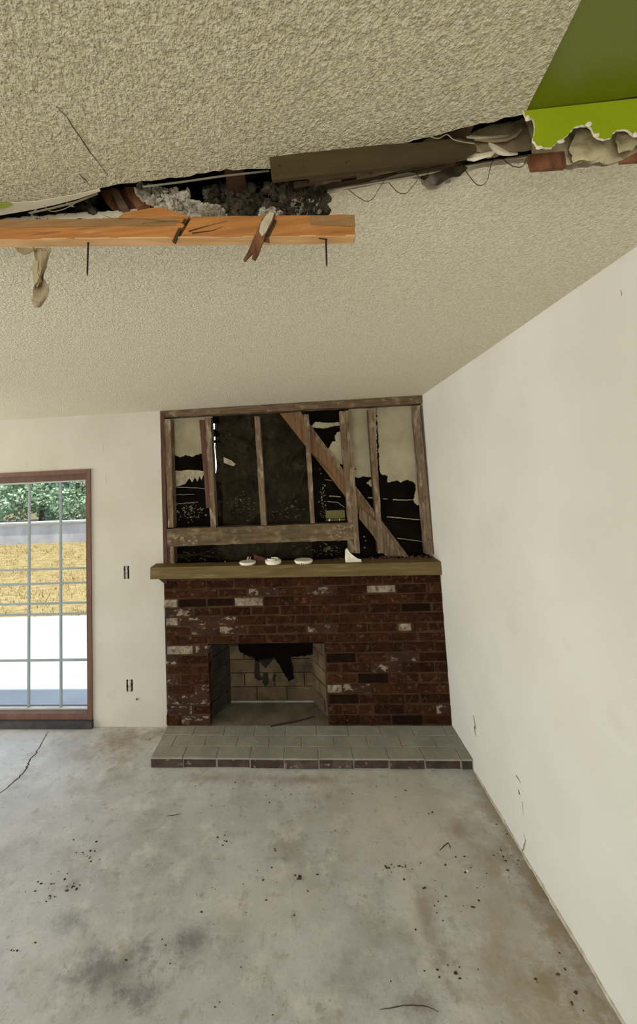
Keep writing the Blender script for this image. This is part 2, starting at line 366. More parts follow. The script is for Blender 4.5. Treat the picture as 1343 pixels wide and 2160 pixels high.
# right wall (one plane through both rooms)
mb = MB(); mb.box(XR, XR+.12, -3.2, YB+.12, 0, ZC+.3)
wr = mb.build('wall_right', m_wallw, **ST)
def wx(x, y): return P(x, y, 0, XR)
m_mark = mat('wall_scuff', (128, 116, 98), (150, 140, 122), 60, .9)
ribbon('wall_crack', [wx(998, 1508), wx(1001, 1530), wx(1004, 1553)], .022, m_mark, (-1, 0, 0), wr)
ribbon('wall_scuff', [wx(1088, 1637), wx(1098, 1652)], .010, m_mark, (-1, 0, 0), wr)
ribbon('wall_scuff', [wx(1093, 1666), wx(1095, 1676)], .010, m_crack, (-1, 0, 0), wr)
ribbon('wall_scuff', [wx(1101, 1690), wx(1103, 1720)], .004, m_mark, (-1, 0, 0), wr)
ribbon('wall_scuff', [wx(1104, 1757), wx(1109, 1772), wx(1107, 1782), wx(1099, 1800)], .007, m_mark, (-1, 0, 0), wr)
ribbon('wall_scuff', [wx(1309, 612), wx(1311, 624)], .003, m_mark, (-1, 0, 0), wr)
ribbon('wall_scuff', [wx(1180, 1925), wx(1185, 1945)], .004, m_mark, (-1, 0, 0), wr)
# thin uneven plaster edge along the foot of the right wall
m_edge = mat('crumbled_plaster_edge', (206, 198, 178), (170, 158, 134), 30, .95, .5, 90, .004)
mb = MB()
y = -1.0
while y < 2.45:
    L = random.uniform(.03, .09); h = random.uniform(.006, .016); t = random.uniform(.003, .008)
    mb.prism([(XR, y, 0), (XR-t, y, 0), (XR-t*.6, y, h), (XR, y, h*1.2)], [(XR, y+L, 0), (XR-t, y+L, 0), (XR-t*.5, y+L, h*.9), (XR, y+L, h)], 1, .001); y += L*.97
mb.build('baseboard_right', m_edge, **ST)

# back wall, left piece with the garden door opening and two switch holes
XO = -1.086         # left edge of the opened stud bay
DX0, DX1, DZ = -3.36, -1.690, 1.915
def hole(px0, px1, py0, py1):
    a = P(px0, py0, 1, YB); b = P(px1, py1, 1, YB); return (a.x, b.x, b.z, a.z)
h1 = hole(260.5, 272.5, 1194, 1221); h2 = hole(266, 280, 1433.5, 1459); h3 = hole(286.8, 290.8, 1473, 1477)
mb = MB(); wall_y(mb, [(DX0, DX1, -.01, DZ), h1, h2, h3], -6.5, XO, 0, ZC, YB, YB+.014)
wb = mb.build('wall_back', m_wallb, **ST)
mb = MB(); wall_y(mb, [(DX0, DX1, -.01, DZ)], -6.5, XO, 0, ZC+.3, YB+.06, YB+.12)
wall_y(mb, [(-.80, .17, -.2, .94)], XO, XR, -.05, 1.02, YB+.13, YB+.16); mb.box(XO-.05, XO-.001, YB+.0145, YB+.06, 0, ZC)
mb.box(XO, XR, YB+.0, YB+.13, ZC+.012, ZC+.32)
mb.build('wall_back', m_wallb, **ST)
for (a, b, y) in ((216, 945, 0), (223, 1010, 0)):
    ribbon('wall_scuff', [P(a, b-12, 1, YB), P(a+1, b+8, 1, YB)], .006, mat('faint_scuff%d' % a, (196, 190, 174), None, 5, .9), (0, -1, 0), wb)
# switch holes
def outlet(name, h, label, wavy):
    x0, x1, z0, z1 = h; r = empty(name, ((x0+x1)/2, YB+.005, z0), label, 'outlet box')
    mb = MB(); y0 = YB+.0145
    mb.box(x0-.004, x1+.004, YB+.044, YB+.048, z0-.004, z1+.004)
    for a, b, c, d in ((x0-.005, x0, z0-.005, z1+.005), (x1, x1+.005, z0-.005, z1+.005)): mb.box(a, b, y0, YB+.044, c, d)
    mb.box(x0, x1, y0, YB+.044, z0-.005, z0); mb.box(x0, x1, y0, YB+.044, z1, z1+.005)
    mb.build('box', m_soot, r)
    mb = MB(); cx = (x0+x1)/2; wd = (x1-x0)*.15; k = 10
    for i in range(k):
        za = z0-.002+(z1-z0+.004)*i/k; zb = z0-.002+(z1-z0+.004)*(i+1)/k
        wa = wd*(1+(.5*abs(math.sin(i/k*2*PI)) if wavy else .1)); wb_ = wd*(1+(.5*abs(math.sin((i+1)/k*2*PI)) if wavy else .1))
        mb.prism([(cx-wa, YB-.002, za), (cx+wa, YB-.002, za), (cx+wa, YB+.012, za), (cx-wa, YB+.012, za)],
                 [(cx-wb_, YB-.002, zb), (cx+wb_, YB-.002, zb), (cx+wb_, YB+.012, zb), (cx-wb_, YB+.012, zb)])
    mb.build('yoke', mat(name+'_yoke', (212, 204, 190), (150, 140, 126), 60, .6), r)
    if not wavy:
        mb = MB(); zc = z1-(z1-z0)*.24; mb.box(x0, x1, YB+.001, YB+.008, zc-.004, zc+.004); mb.build('crossbar', m_box, r)
outlet('switch_box', h1, 'bare light switch box in the white wall, level with the mantel', False)
outlet('outlet_box', h2, 'bare power outlet box low in the white wall beside the hearth', True)
mb = MB(); cx = (h3[0]+h3[1])/2; cz = (h3[2]+h3[3])/2
r = empty('wall_jack', (cx, YB, cz), 'tiny round cable hole low in the white wall, just right of and under the outlet', 'cable hole')
mb = MB()
for j in range(12):
    a, b = 2*PI*j/12, 2*PI*(j+1)/12; ri, ro = .0095, .014
    q = lambda t, rr, y: (cx+rr*math.cos(t), y, cz+rr*math.sin(t))
    mb.prism([q(a, ri, YB-.003), q(a, ro, YB-.003), q(a, ro, YB), q(a, ri, YB)], [q(b, ri, YB-.003), q(b, ro, YB-.003), q(b, ro, YB), q(b, ri, YB)])
mb.build('ring', m_wallb, r)
mb = MB(); mb.box(cx-.012, cx+.012, YB+.014, YB+.018, cz-.012, cz+.012); mb.build('socket', m_soot, r)

# left wall with window opening, rear wall with window opening (both outside the frame)
mb = MB(); wall_x(mb, [(-.6, 2.6, .25, 2.15)], -3.2, YB+.12, 0, ZC+.3, -6.62, -6.5); mb.build('wall_left', m_wallw, **ST)
mb = MB(); wall_y(mb, [(-2.6, .8, .3, 2.2)], -6.62, XR+.12, 0, ZC+.3, -3.32, -3.2); mb.build('wall_front', m_wallw, **ST)
# pier of the removed partition that still carries the broken beam (left, outside the frame)
mb = MB(); mb.box(-1.75, -1.42, .66, .75, 0, ZC); mb.build('wall_partition', m_wallw, **ST)

# ---------------------------------------------------------------- ceilings
NEAR = [(-420, 520), (-100, 470), (0, 449), (60, 441), (120, 425), (180, 408), (225, 394), (270, 388), (330, 381), (400, 371), (450, 362), (505, 357), (568, 357),
        (640, 345), (760, 322), (850, 305), (890, 295), (950, 279), (1010, 264), (1060, 252), (1106, 241)]
npts = [P(x, y, 2, ZC) for x, y in NEAR]
gx = lambda y: .405-(.619-y)*.124
edge = [v.xy for v in npts]
out = []
for i in range(len(edge)-1):
    a, b = edge[i], edge[i+1]; k = max(1, int((b-a).length/.012))
    for j in range(k):
        q = a.lerp(b, j/k)
        rg = .004 if (q.x > -.35) else .0015
        out.append(q+Vector((0, random.uniform(-rg, rg*.5))))
out.append(edge[-1])
poly = [(-6.5, -3.2), (-6.5, .74), (-1.75, .74), (-1.75, .66), (-1.42, .66), (-1.42, out[0].y)]+[tuple(q) for q in out]+[(gx(.5), .5), (gx(.3), .3), (gx(0), 0), (gx(-3.2)+.3, -3.2)]
mb = MB(); slab(mb, [(x, y, ZC) for x, y in poly], (0, 0, .0125), 0, 1)
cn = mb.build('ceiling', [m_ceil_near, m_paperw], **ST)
# smooth lime-green painted part of the near ceiling
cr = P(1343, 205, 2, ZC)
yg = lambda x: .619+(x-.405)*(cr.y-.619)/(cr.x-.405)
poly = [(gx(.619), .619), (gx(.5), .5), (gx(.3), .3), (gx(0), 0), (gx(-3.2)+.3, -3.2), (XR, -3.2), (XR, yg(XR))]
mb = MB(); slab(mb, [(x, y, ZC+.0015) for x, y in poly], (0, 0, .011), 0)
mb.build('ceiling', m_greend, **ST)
# far ceiling
FAR = [(-300, 520), (0, 472), (150, 462), (300, 452), (420, 446), (560, 436), (640, 424), (692, 404), (720, 402), (760, 396), (820, 384), (868, 376), (882, 378), (893, 392), (908, 401), (925, 399), (938, 388),
       (962, 380), (978, 368), (1005, 354), (1060, 347), (1112, 343), (1122, 356), (1195, 357), (1240, 352), (1290, 348), (1343, 337), (1420, 326), (1500, 315)]
edge = [P(x, y, 2, ZC).xy for x, y in FAR]
out = []
for i in range(len(edge)-1):
    a, b = edge[i], edge[i+1]; k = max(1, int((b-a).length/.008))
    for j in range(k):
        q = a.lerp(b, j/k); out.append(q+Vector((0, random.uniform(-.003, .003))))
out.append(Vector((XR, out[-1].y)))
poly = [(-6.5, YB), (-6.5, .76), (-1.42, .76)]+[tuple(q) for q in out]+[(XR, YB)]
mb = MB(); slab(mb, [(x, y, ZC) for x, y in poly], (0, 0, .0125), 0, 1)
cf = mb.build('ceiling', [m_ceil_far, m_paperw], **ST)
# attic box above the torn gap: roof deck keeps the daylight out
mb = MB(); mb.box(-6.7, XR+.3, -3.35, 3.06, ZC+.32, ZC+.40); mb.build('roof_deck', m_attic, **ST)
ribbon('ceiling_crack', [P(x, y, 2, ZC) for x, y in ((118, 222), (140, 245), (165, 285), (190, 320), (210, 345), (228, 372))], .0022, m_crack, (0, 0, -1), cn)
ribbon('ceiling_crack', [P(x, y, 2, ZC) for x, y in ((165, 366), (180, 380), (190, 392))], .0022, m_crack, (0, 0, -1), cn)
# ceiling joists seen dark in the gap
for x in (-.95, -.12, .30, .72):
    mb = MB(); mb.prism([(x, -1, ZC+.02), (x+.038, -1, ZC+.02), (x+.038, -1, ZC+.16), (x, -1, ZC+.16)], [(x, 2.8, ZC+.02), (x+.038, 2.8, ZC+.02), (x+.038, 2.8, ZC+.16), (x, 2.8, ZC+.16)])
    mb.build('joist', m_attic, cn)

# ---------------------------------------------------------------- remains of the partition in the gap
# lime-green header strip with the scalloped torn edge
r = empty('green_wall_remnant', P(1200, 290, 1, .614), 'torn lime green strip of wallboard hanging under the green ceiling, scalloped lower edge', 'wallboard')
lowpx = [(1108, 246), (1124, 250), (1128, 262), (1127, 280), (1123, 296), (1131, 305), (1142, 310), (1163, 310), (1171, 303), (1180, 294), (1194, 288), (1203, 276), (1212, 268), (1226, 263), (1240, 264), (1247, 270), (1252, 281), (1260, 290),
         (1274, 293), (1288, 291), (1292, 281), (1300, 274), (1314, 272), (1328, 276), (1338, 285), (1350, 283), (1362, 270), (1380, 262), (1400, 276), (1430, 280), (1470, 262), (1520, 270)]
gy = .6135
low = [P(x, y, 1, gy) for x, y in lowpx]; low = [q for q in low if q.x < XR-.005]
rl = []
for a, b in zip(low, low[1:]):
    for j in range(3):
        q = a.lerp(b, j/3); rl.append(q+Vector((random.uniform(-.0008, .0008), 0, random.uniform(-.0008, .0008))))
rl.append(Vector((XR-.002, gy, low[-1].z)))
pts = rl+[Vector((XR-.002, gy, ZC)), Vector((low[0].x-.002, gy, ZC))]
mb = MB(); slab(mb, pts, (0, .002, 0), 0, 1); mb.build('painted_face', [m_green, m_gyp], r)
pts2 = [q+Vector((0, .002, -random.random()*.0018)) for q in rl]+[Vector((XR-.002, gy+.002, ZC)), Vector((low[0].x-.003, gy+.002, ZC))]
mb = MB(); slab(mb, pts2, (0, .001, 0), 0, 0); mb.build('torn_edge', m_gyp, r)
# white flaked bits on the edge
for (x, y, w_, h_) in ((1257, 286, 8, 4), (1242, 262, 6, 5), (1183, 298, 9, 4), (1112, 250, 5, 6), (1340, 284, 5, 6), (1136, 312, 8, 3)):
    c = P(x, y, 1, gy-.002); mb = MB(); mb.blob(c, .001, x, (w_*.8, 2.5, h_*.9), 1, .5); mb.build('paper_flake', m_paperw, r)

def lump_sheet(name, pxs, Y, disp, m, parent, res=.004, thick=.012, seed=0, **kw):
    """lumpy broken sheet in a vertical plane at depth Y; outline in photograph pixels"""
    from mathutils.geometry import delaunay_2d_cdt
    o2 = [P(x, y, 1, Y) for x, y in pxs]
    o2 = ragged([(q.x, q.z) for q in o2], .006, .0012)
    xs = [q.x for q in o2]; zs = [q.y for q in o2]; pts = list(o2); n = len(o2)
    x = min(xs)
    while x < max(xs):
        z = min(zs)
        while z < max(zs): pts.append(Vector((x+random.uniform(-.3, .3)*res, z+random.uniform(-.3, .3)*res))); z += res
        x += res
    V, E_, Fc, *_r = delaunay_2d_cdt(pts, [], [list(range(n))], 1, 1e-5)
    vs = [(v.x, Y-disp*(.5+noise.noise(Vector((v.x*22+seed, v.y*22, seed)))+.4*noise.noise(Vector((v.x*70+seed, v.y*70, 1)))), v.y) for v in V]
    k = len(vs); fs = [tuple(f) for f in Fc]
    return mesh(name, vs, fs, m, parent, smooth=True, **kw)

r = empty('plaster_patch', P(1230, 340, 1, .70), 'lumpy tan plaster patch exposed under the torn lime green edge', 'plaster')
lump_sheet('plaster', [(1104, 238), (1400, 190), (1600, 190), (1600, 320), (1480, 326), (1400, 333), (1343, 337), (1300, 345), (1240, 352), (1195, 355), (1150, 340), (1120, 330)], .672, .012, m_plaster, r)
lump_sheet('plaster_knob', [(1215, 275), (1232, 266), (1252, 274), (1258, 300), (1270, 330), (1250, 345), (1205, 348), (1196, 320), (1205, 295)], .662, .010, m_plaster, r, seed=5)
lump_sheet('plaster_knob', [(1296, 282), (1314, 277), (1332, 282), (1338, 305), (1325, 325), (1300, 328), (1288, 308)], .660, .010, m_plaster, r, seed=9)
# broken wooden block ends
def block(name, pts, Y0, Y1, m, label, cat='wood block', parent=None, n=4, jit=.001, group=None):
    A = [P(x, y, 1, Y0) for x, y in pts]; B = [Vector((a.x, Y1, a.z)) for a in A]
    mb = MB(); mb.prism(A, B, n, jit)
    return mb.build(name, m, parent, **({} if parent is not None else dict(label=label, cat=cat)))
block('wood_block', [(1115, 324), (1190, 319), (1195, 351), (1122, 358)], .655, .663, m_wood_red, 'short reddish broken wood block under the lime green corner', 'wood block')
block('wood_wedge', [(1308, 340), (1350, 316), (1420, 300), (1420, 330), (1350, 336)], .652, .660, m_wood_red, 'brown wood wedge at the right edge of the torn ceiling gap', 'wood block')

# torn tan board between the dark board and the green strip
r = empty('torn_wallboard', P(1050, 320, 1, .69), 'torn tan wallboard with white paper curls, right of the dark board', 'wallboard')
lump_sheet('board', [(890, 300), (985, 284), (1080, 262), (1106, 250), (1120, 280), (1121, 322), (1060, 330), (1000, 338), (930, 340)], .690, .008, m_paper, r)
def scrap(name, pxs, Y, m, parent, wob=.003, **kw):
    q = [P(x, y, 1, Y) for x, y in pxs]; q = [v+Vector((0, random.uniform(-wob, wob), 0)) for v in q]
    mb = MB(); slab(mb, q, (0, .0012, 0)); return mb.build(name, m, parent, **kw)
def strip(name, pxs, Y, m, parent, **kw):
    """curling paper: list of (x, ytop, ybottom, dy)"""
    vs = []; fs = []
    for i, (x, a, b, d) in enumerate(pxs):
        vs += [P(x, a, 1, Y+d), P(x, (a+b)/2, 1, Y+d-.002), P(x, b, 1, Y+d+.001)]
        if i: k = 3*i; fs += [(k-3, k-2, k+1, k), (k-2, k-1, k+2, k+1)]
    n = len(vs); vs += [v+Vector((0, .001, 0)) for v in vs]; fs += [tuple(i+n for i in f[::-1]) for f in fs]
    return mesh(name, vs, fs, m, parent, **kw)
strip('white_paper_curl', [(972, 282, 284, 0), (985, 284, 291, -.004), (1005, 286, 293, -.006), (1030, 287, 292, -.004), (1055, 285, 290, 0), (1078, 284, 286, .002)], .678, m_paperw, r)
strip('white_paper_curl', [(985, 331, 338, 0), (1000, 325, 340, -.006), (1018, 323, 334, -.01), (1036, 319, 330, -.006), (1044, 318, 322, 0)], .672, m_paperw, r)
strip('white_paper_curl', [(1030, 300, 306, 0), (1040, 303, 318, -.004), (1050, 308, 325, -.006), (1062, 315, 328, -.003), (1076, 322, 328, 0), (1092, 322, 326, .002)], .672, m_paperw, r)
strip('tan_paper_curl', [(885, 300, 306, 0), (920, 296, 304, -.004), (960, 292, 302, -.006), (1003, 305, 318, -.003), (1015, 312, 322, 0)], .680, m_paper, r)
# dark line under the upper flap
strip('shadowed_flap', [(1000, 286, 296, 0), (1040, 292, 300, 0), (1070, 288, 297, 0), (1090, 272, 288, 0), (1100, 262, 276, 0)], .676, m_paper, r)

# dark board (front edge of the remaining plate)
r = empty('dark_board', P(780, 350, 1, .66), 'long dark brown board crossing the torn ceiling gap, square left end', 'board')
fpx = [(568, 332), (640, 322), (760, 307), (880, 301), (970, 291), (1003, 306), (1006, 316), (975, 331), (905, 343), (760, 360), (640, 372), (573, 380)]
q = [P(x, y, 1, .650) for x, y in fpx]
mb = MB(); slab(mb, q, (0, .007, 0)); mb.build('plank', m_wood_dark, r)
for x, y in ((584, 368), (640, 352), (731, 343), (736, 340), (590, 350), (676, 341)):
    c = P(x, y, 1, .6495); mb = MB(); mb.blob(c, .0016, x, (1, .4, 1), 1); mb.build('nail_head', m_steel, r)
# splintered plate behind the board, underside visible
r2 = empty('splintered_plate', P(800, 370, 1, .70), 'splintered wooden plate showing under the dark board', 'timber')
for k in range(26):
    t = k/26; x = 640+random.uniform(0, 330); yy = 398-(x-640)*.165-random.uniform(4, 26)
    L = random.uniform(50, 120); a = P(x-L/2, yy+L*.07, 1, .69+random.uniform(-.01, .03)); b = P(x+L/2, yy-L*.075, 1, .69+random.uniform(-.01, .03))
    h = random.uniform(.002, .006); dz = Vector((0, 0, h)); dy = Vector((0, h*1.6, 0))
    mb = MB(); mb.prism([a-dz, a-dy, a+dz, a+dy], [b-dz*.3, b-dy*.3, b+dz*.3, b+dy*.3], 3, .0012)
    mb.build('splinter', random.choice([m_wood_dark, m_plate, m_plate]), r2)
q = [P(x, y, 1, .735) for x, y in ((600, 360), (980, 300), (1010, 318), (968, 343), (880, 360), (700, 386), (620, 394))]
mb = MB(); slab(mb, q, (0, .03, 0)); mb.build('plate', m_wood_dark, r2)
# drooping broken chunk at the edge of the far ceiling
r3 = empty('ceiling_chunk', P(940, 385, 1, .73), 'hanging broken ceiling chunk with a dark hole below the dark board', 'plaster')
lump_sheet('plaster', [(905, 372), (940, 360), (975, 350), (985, 356), (970, 372), (945, 380), (925, 392), (900, 398), (890, 390)], .715, .008, m_insd, r3, seed=3)
strip('pale_edge', [(893, 398, 402, 0), (905, 400, 404, -.003), (920, 399, 402, -.003), (932, 394, 397, 0)], .715, m_gyp, r3)
strip('pale_edge', [(690, 400, 410, 0), (730, 392, 398, 0), (790, 382, 388, -.002), (850, 371, 378, -.002), (900, 362, 368, 0), (960, 352, 357, 0), (1010, 342, 348, 0), (1060, 334, 340, 0), (1112, 326, 334, 0)], .725, m_scratchw, r3)

# ---------------------------------------------------------------- broken hanging beam
BY = .70
r = empty('hanging_beam', P(380, 500, 1, BY), 'orange pine beam hanging broken below the torn ceiling gap', 'beam')
def bz(x, row):   # row: 0 top, 1 lower front edge, 2 lower back edge
    t = (x+.59)/(.716); a, b = ((2.348, 2.290), (2.308, 2.248))[row if row < 2 else 1]
    return a+(b-a)*t
def beam_piece(name, x0, x1, cut0=0, cut1=0):
    n = max(2, int((x1-x0)/.03)); vs = []
    mb = MB()
    def ring(x, cut, last):
        zt, zb = bz(x, 0), bz(x, 1)
        return [Vector((x+cut, BY, zt)), Vector((x+cut*.6, BY-.001, zt-.018)), Vector((x, BY, zb)), Vector((x, BY+.026, zb+.001)), Vector((x+cut, BY+.026, zt))]
    mb.prism(ring(x0, cut0, 0), ring(x1, cut1, 1), n, .0008)
    return mb.build(name, m_wood_beam, r)
xs = P(372, 500, 1, BY).x
beam_piece('timber', -1.44, xs, 0, .026); beam_piece('timber', xs+.007, .127, .026, 0)
# grey weathered band on the upper face of the beam
m_band = mat('weathered_band', (128, 100, 66), (158, 120, 76), (5, 60, 90), .8, .3, (8, 120, 120), .002)
mb = MB()
mb.prism([(-1.44, BY-.0018, bz(-1.44, 0)-.001), (-1.44, BY-.0022, bz(-1.44, 0)-.017), (-1.44, BY+.001, bz(-1.44, 0)-.017), (-1.44, BY+.001, bz(-1.44, 0)-.001)],
         [(xs, BY-.0018, bz(xs, 0)-.001), (xs, BY-.0022, bz(xs, 0)-.017), (xs, BY+.001, bz(xs, 0)-.017), (xs, BY+.001, bz(xs, 0)-.001)], 30, .0006)
mb.build('weathered_face', m_band, r)
mb = MB(); x0 = P(655, 480, 1, BY).x
mb.prism([(x0, BY-.0018, bz(x0, 0)-.001), (x0, BY-.0022, bz(x0, 0)-.020), (x0, BY+.001, bz(x0, 0)-.02), (x0, BY+.001, bz(x0, 0)-.001)],
         [(.127, BY-.0018, bz(.127, 0)-.001), (.127, BY-.0022, bz(.127, 0)-.025), (.127, BY+.001, bz(.127, 0)-.025), (.127, BY+.001, bz(.127, 0)-.001)], 8, .0006)
mb.build('weathered_face', m_band, r)
# paler slab under the beam, light from the floor painted into its colour
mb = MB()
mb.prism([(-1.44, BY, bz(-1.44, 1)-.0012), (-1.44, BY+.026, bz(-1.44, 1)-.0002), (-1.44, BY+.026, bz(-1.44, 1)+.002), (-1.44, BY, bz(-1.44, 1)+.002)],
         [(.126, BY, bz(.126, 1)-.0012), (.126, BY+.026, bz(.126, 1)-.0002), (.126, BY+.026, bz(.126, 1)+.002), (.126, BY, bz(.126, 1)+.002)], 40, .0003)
mb.build('lit_underside', mat('lit_pine', (222, 178, 126), (196, 150, 98), (4, 60, 90), .65, .2, (6, 150, 150), .002), r)
# dark split notch
q = [P(x, y, 1, BY-.001) for x, y in ((388, 461), (397, 463), (384, 480), (369, 513), (363, 509), (374, 485))]
mb = MB(); slab(mb, q, (0, .004, 0)); mb.build('split', m_wood_dark, r)
for pts_ in (((398, 488), (440, 476), (480, 466)), ((405, 492), (450, 486), (470, 478)), ((250, 462), (300, 462), (385, 470)), ((300, 472), (340, 468), (380, 466))):
    q = [P(x, y, 1, BY-.0015) for x, y in pts_]; mb = MB(); mb.tube(q, .0012, 5, .0003); mb.build('grain_split', m_wood_dark, r)
# splinter wedge lying on the beam
q = [P(x, y, 1, BY+.006) for x, y in ((243, 464), (262, 448), (330, 437), (352, 440), (400, 457), (392, 466))]
mb = MB(); slab(mb, q, (0, .018, 0)); mb.build('split_slab', m_wood_beam, r)
# nails
def nail(x, y0, y1, dx):
    a = P(x, y0-12, 1, BY+.012); b = P(x+dx, y1, 1, BY+.012); mb = MB()
    mb.tube([a, a.lerp(b, .9), b], .0019, 8, .0016); mb.v[-8:] = [b.lerp(v, .15) for v in mb.v[-8:]]
    mb.build('nail', m_steel, r)
nail(186, 520, 583, -2); nail(687, 508, 564, 2)
mb = MB(); a = P(672, 503, 1, BY-.001); b = P(690, 505, 1, BY-.001); mb.tube([a, b], .0012, 5); mb.build('bent_nail', m_steel, r)
# hanging splinter across the beam
sy = BY-.012
mb = MB()
q = [P(x, y, 1, sy) for x, y in ((568, 447), (580, 450), (577, 462), (561, 492), (545, 535), (538, 548), (531, 545), (533, 532), (516, 551), (513, 548), (524, 528), (535, 500), (546, 478), (552, 462))]
slab(mb, q, (0, .005, 0)); mb.build('broken_splinter', m_wood_red, r)
q = [P(x, y, 1, sy-.002) for x, y in ((569, 446), (578, 450), (572, 466), (560, 490), (552, 498), (546, 488), (550, 470), (560, 455))]
mb = MB(); slab(mb, q, (0, .002, 0)); mb.build('white_plaster_smear', m_scratchw, r)
q = [P(x, y, 1, BY-.004) for x, y in ((578, 461), (583, 466), (563, 507), (553, 509), (565, 488))]
mb = MB(); slab(mb, q, (0, .003, 0)); mb.build('splinter_shadow', m_wood_dark, r)  # dark sheet painted in as the shadow beside the hanging splinter
q = [P(x, y, 1, BY-.004) for x, y in ((560, 494), (568, 503), (569, 511), (552, 508))]
mb = MB(); slab(mb, q, (0, .003, 0)); mb.build('splinter_chip', m_wood_red, r)

# crumpled paper strip hanging under the beam
r = empty('hanging_paper_strip', P(83, 585, 1, BY+.01), 'crumpled tan paper strip hanging from the beam at the left', 'paper strip')
rows = [(523, 70, 106), (530, 71, 106), (540, 72, 102), (552, 75, 99), (565, 79, 97), (575, 83, 92), (585, 82, 90), (595, 78, 96), (603, 72, 101), (612, 69, 103), (622, 70, 100), (632, 66, 95), (640, 69, 90), (648, 70, 84)]
vs = []; fs = []; nc = 7
for i, (y, a, b) in enumerate(rows):
    for j in range(nc):
        t = j/(nc-1); x = a+(b-a)*t
        d = .008*math.sin(t*PI*1.5+i*.7)+.006*noise.noise(Vector((i*.8, t*3, 2)))
        vs.append(P(x, y, 1, BY+.015+d))
    if i:
        for j in range(nc-1): k = i*nc+j; fs.append((k-nc, k-nc+1, k+1, k))
n = len(vs); vs += [v+Vector((.0004, .0012, 0)) for v in vs]; fs += [tuple(i+n for i in f[::-1]) for f in fs]
mesh('paper', vs, fs, m_paper, r)
q = [P(x, y, 1, BY+.012) for x, y in ((70, 545), (80, 552), (79, 575), (84, 590), (78, 605), (71, 600), (68, 575), (69, 560))]
mb = MB(); slab(mb, q, (0, .002, 0)); mb.build('paper_fold', m_plaster, r)
q = [P(x, y, 1, BY+.014) for x, y in ((30, 522), (66, 523), (70, 527), (60, 534), (48, 537), (38, 531))]
mb = MB(); slab(mb, q, (0, .002, 0)); mb.build('paper_scrap', m_paper, None, label='small triangular tan paper scrap stuck under the beam, left of the hanging strip', cat='paper scrap')

# timber pieces inside the dark gap, left
A = lambda l, Y: [P(x, y, 1, Y) for x, y in l]
block('framing_block', [(208, 402), (262, 398), (330, 430), (330, 442), (240, 446), (226, 430)], .76, .80, m_wood_red, 'reddish wood block inside the dark ceiling gap at the left', 'wood block')
block('framing_brace', [(232, 398), (246, 396), (268, 436), (252, 440)], .745, .757, m_plate, 'narrow slanting wood strip in the dark gap, left of the pale insulation', 'wood strip')
block('framing_offcut', [(262, 394), (300, 392), (312, 428), (290, 436), (272, 420)], .74, .757, m_wood_red, 'split brown offcut touching the pale insulation in the ceiling gap', 'wood block')
# exposed pale edge strip of the near ceiling at the left, with a trace of green paint
strip_pts = [(x, y) for x, y in NEAR if -110 <= x <= 240]
q = [P(x, y+1, 1, .7) for x, y in [(-100, 458), (0, 436), (25, 432), (60, 436), (120, 423), (160, 413), (200, 404), (202, 407), (160, 420), (120, 432), (60, 447), (0, 456), (-100, 478)]]
vs = [P(x, y, 2, ZC-.001) for x, y in [(-100, 452), (0, 430), (30, 426), (75, 424), (120, 416), (165, 408), (210, 398), (212, 402), (165, 418), (120, 430), (75, 440), (30, 448), (0, 453), (-100, 474)]]
mb = MB(); slab(mb, vs, (0, 0, -.0015)); mb.build('edge_tape', m_paperw, None, label='pale torn joint tape along the near ceiling edge at the left', cat='tape')
vs = [P(x, y, 2, ZC-.003) for x, y in [(-100, 450), (0, 429), (18, 426), (26, 431), (14, 437), (0, 439), (-100, 462)]]
mb = MB(); slab(mb, vs, (0, 0, -.001)); mb.build('green_paint_flake', m_green, None, label='small lime green paint trace on the ceiling edge at the far left', cat='paint flake')
# long thin lath hanging in the gap
for nm, pts_, Y, m, lab in (
    ('metal_bead', ((300, 393), (380, 383), (470, 370), (567, 359)), .69, m_wirep, 'thin pale metal bead along the near ceiling edge, left of the dark board'),
    ('metal_lath', ((60, 449), (110, 438), (160, 425), (205, 407)), .70, m_wirep, 'thin pale lath strip in the gap at the left')):
    mb = MB(); q = A(pts_, Y)
    for a, b in zip(q, q[1:]): mb.prism([a, a+Vector((0, 0, .0010)), a+Vector((0, .002, .0010)), a+Vector((0, .004, 0))], [b, b+Vector((0, 0, .0010)), b+Vector((0, .002, .0010)), b+Vector((0, .004, 0))])
    mb.build(nm, m, None, label=lab, cat='metal strip')

# insulation
def insulation(name, regions, n, m, seed, rr, label):
    random.seed(seed); mb = MB()
    for k in range(n):
        reg = random.choice(regions); x = random.uniform(reg[0], reg[1]); t = (x-reg[0])/(reg[1]-reg[0])
        y = random.uniform(reg[2]+(reg[3]-reg[2])*t, reg[4]+(reg[5]-reg[4])*t)
        c = P(x, y, 1, random.uniform(reg[6], reg[7]))
        s = random.uniform(*rr); mb.blob(c, s, k, (random.uniform(.7, 1.5), random.uniform(.7, 1.4), random.uniform(.6, 1.2)), 1, .9)
    for k in range(n//3):
        reg = random.choice(regions); x = random.uniform(reg[0], reg[1]); t = (x-reg[0])/(reg[1]-reg[0])
        y = random.uniform(reg[2]+(reg[3]-reg[2])*t, reg[4]+(reg[5]-reg[4])*t); c = P(x, y, 1, reg[6]-.004)
        d = Vector([random.uniform(-1, 1) for _ in range(3)])*.009; mb.tube([c, c+d*.6+Vector((0, 0, .003)), c+d], .0006, 3)
    mb.build(name, m, None, smooth=False, label=label, cat='insulation', kind='stuff')
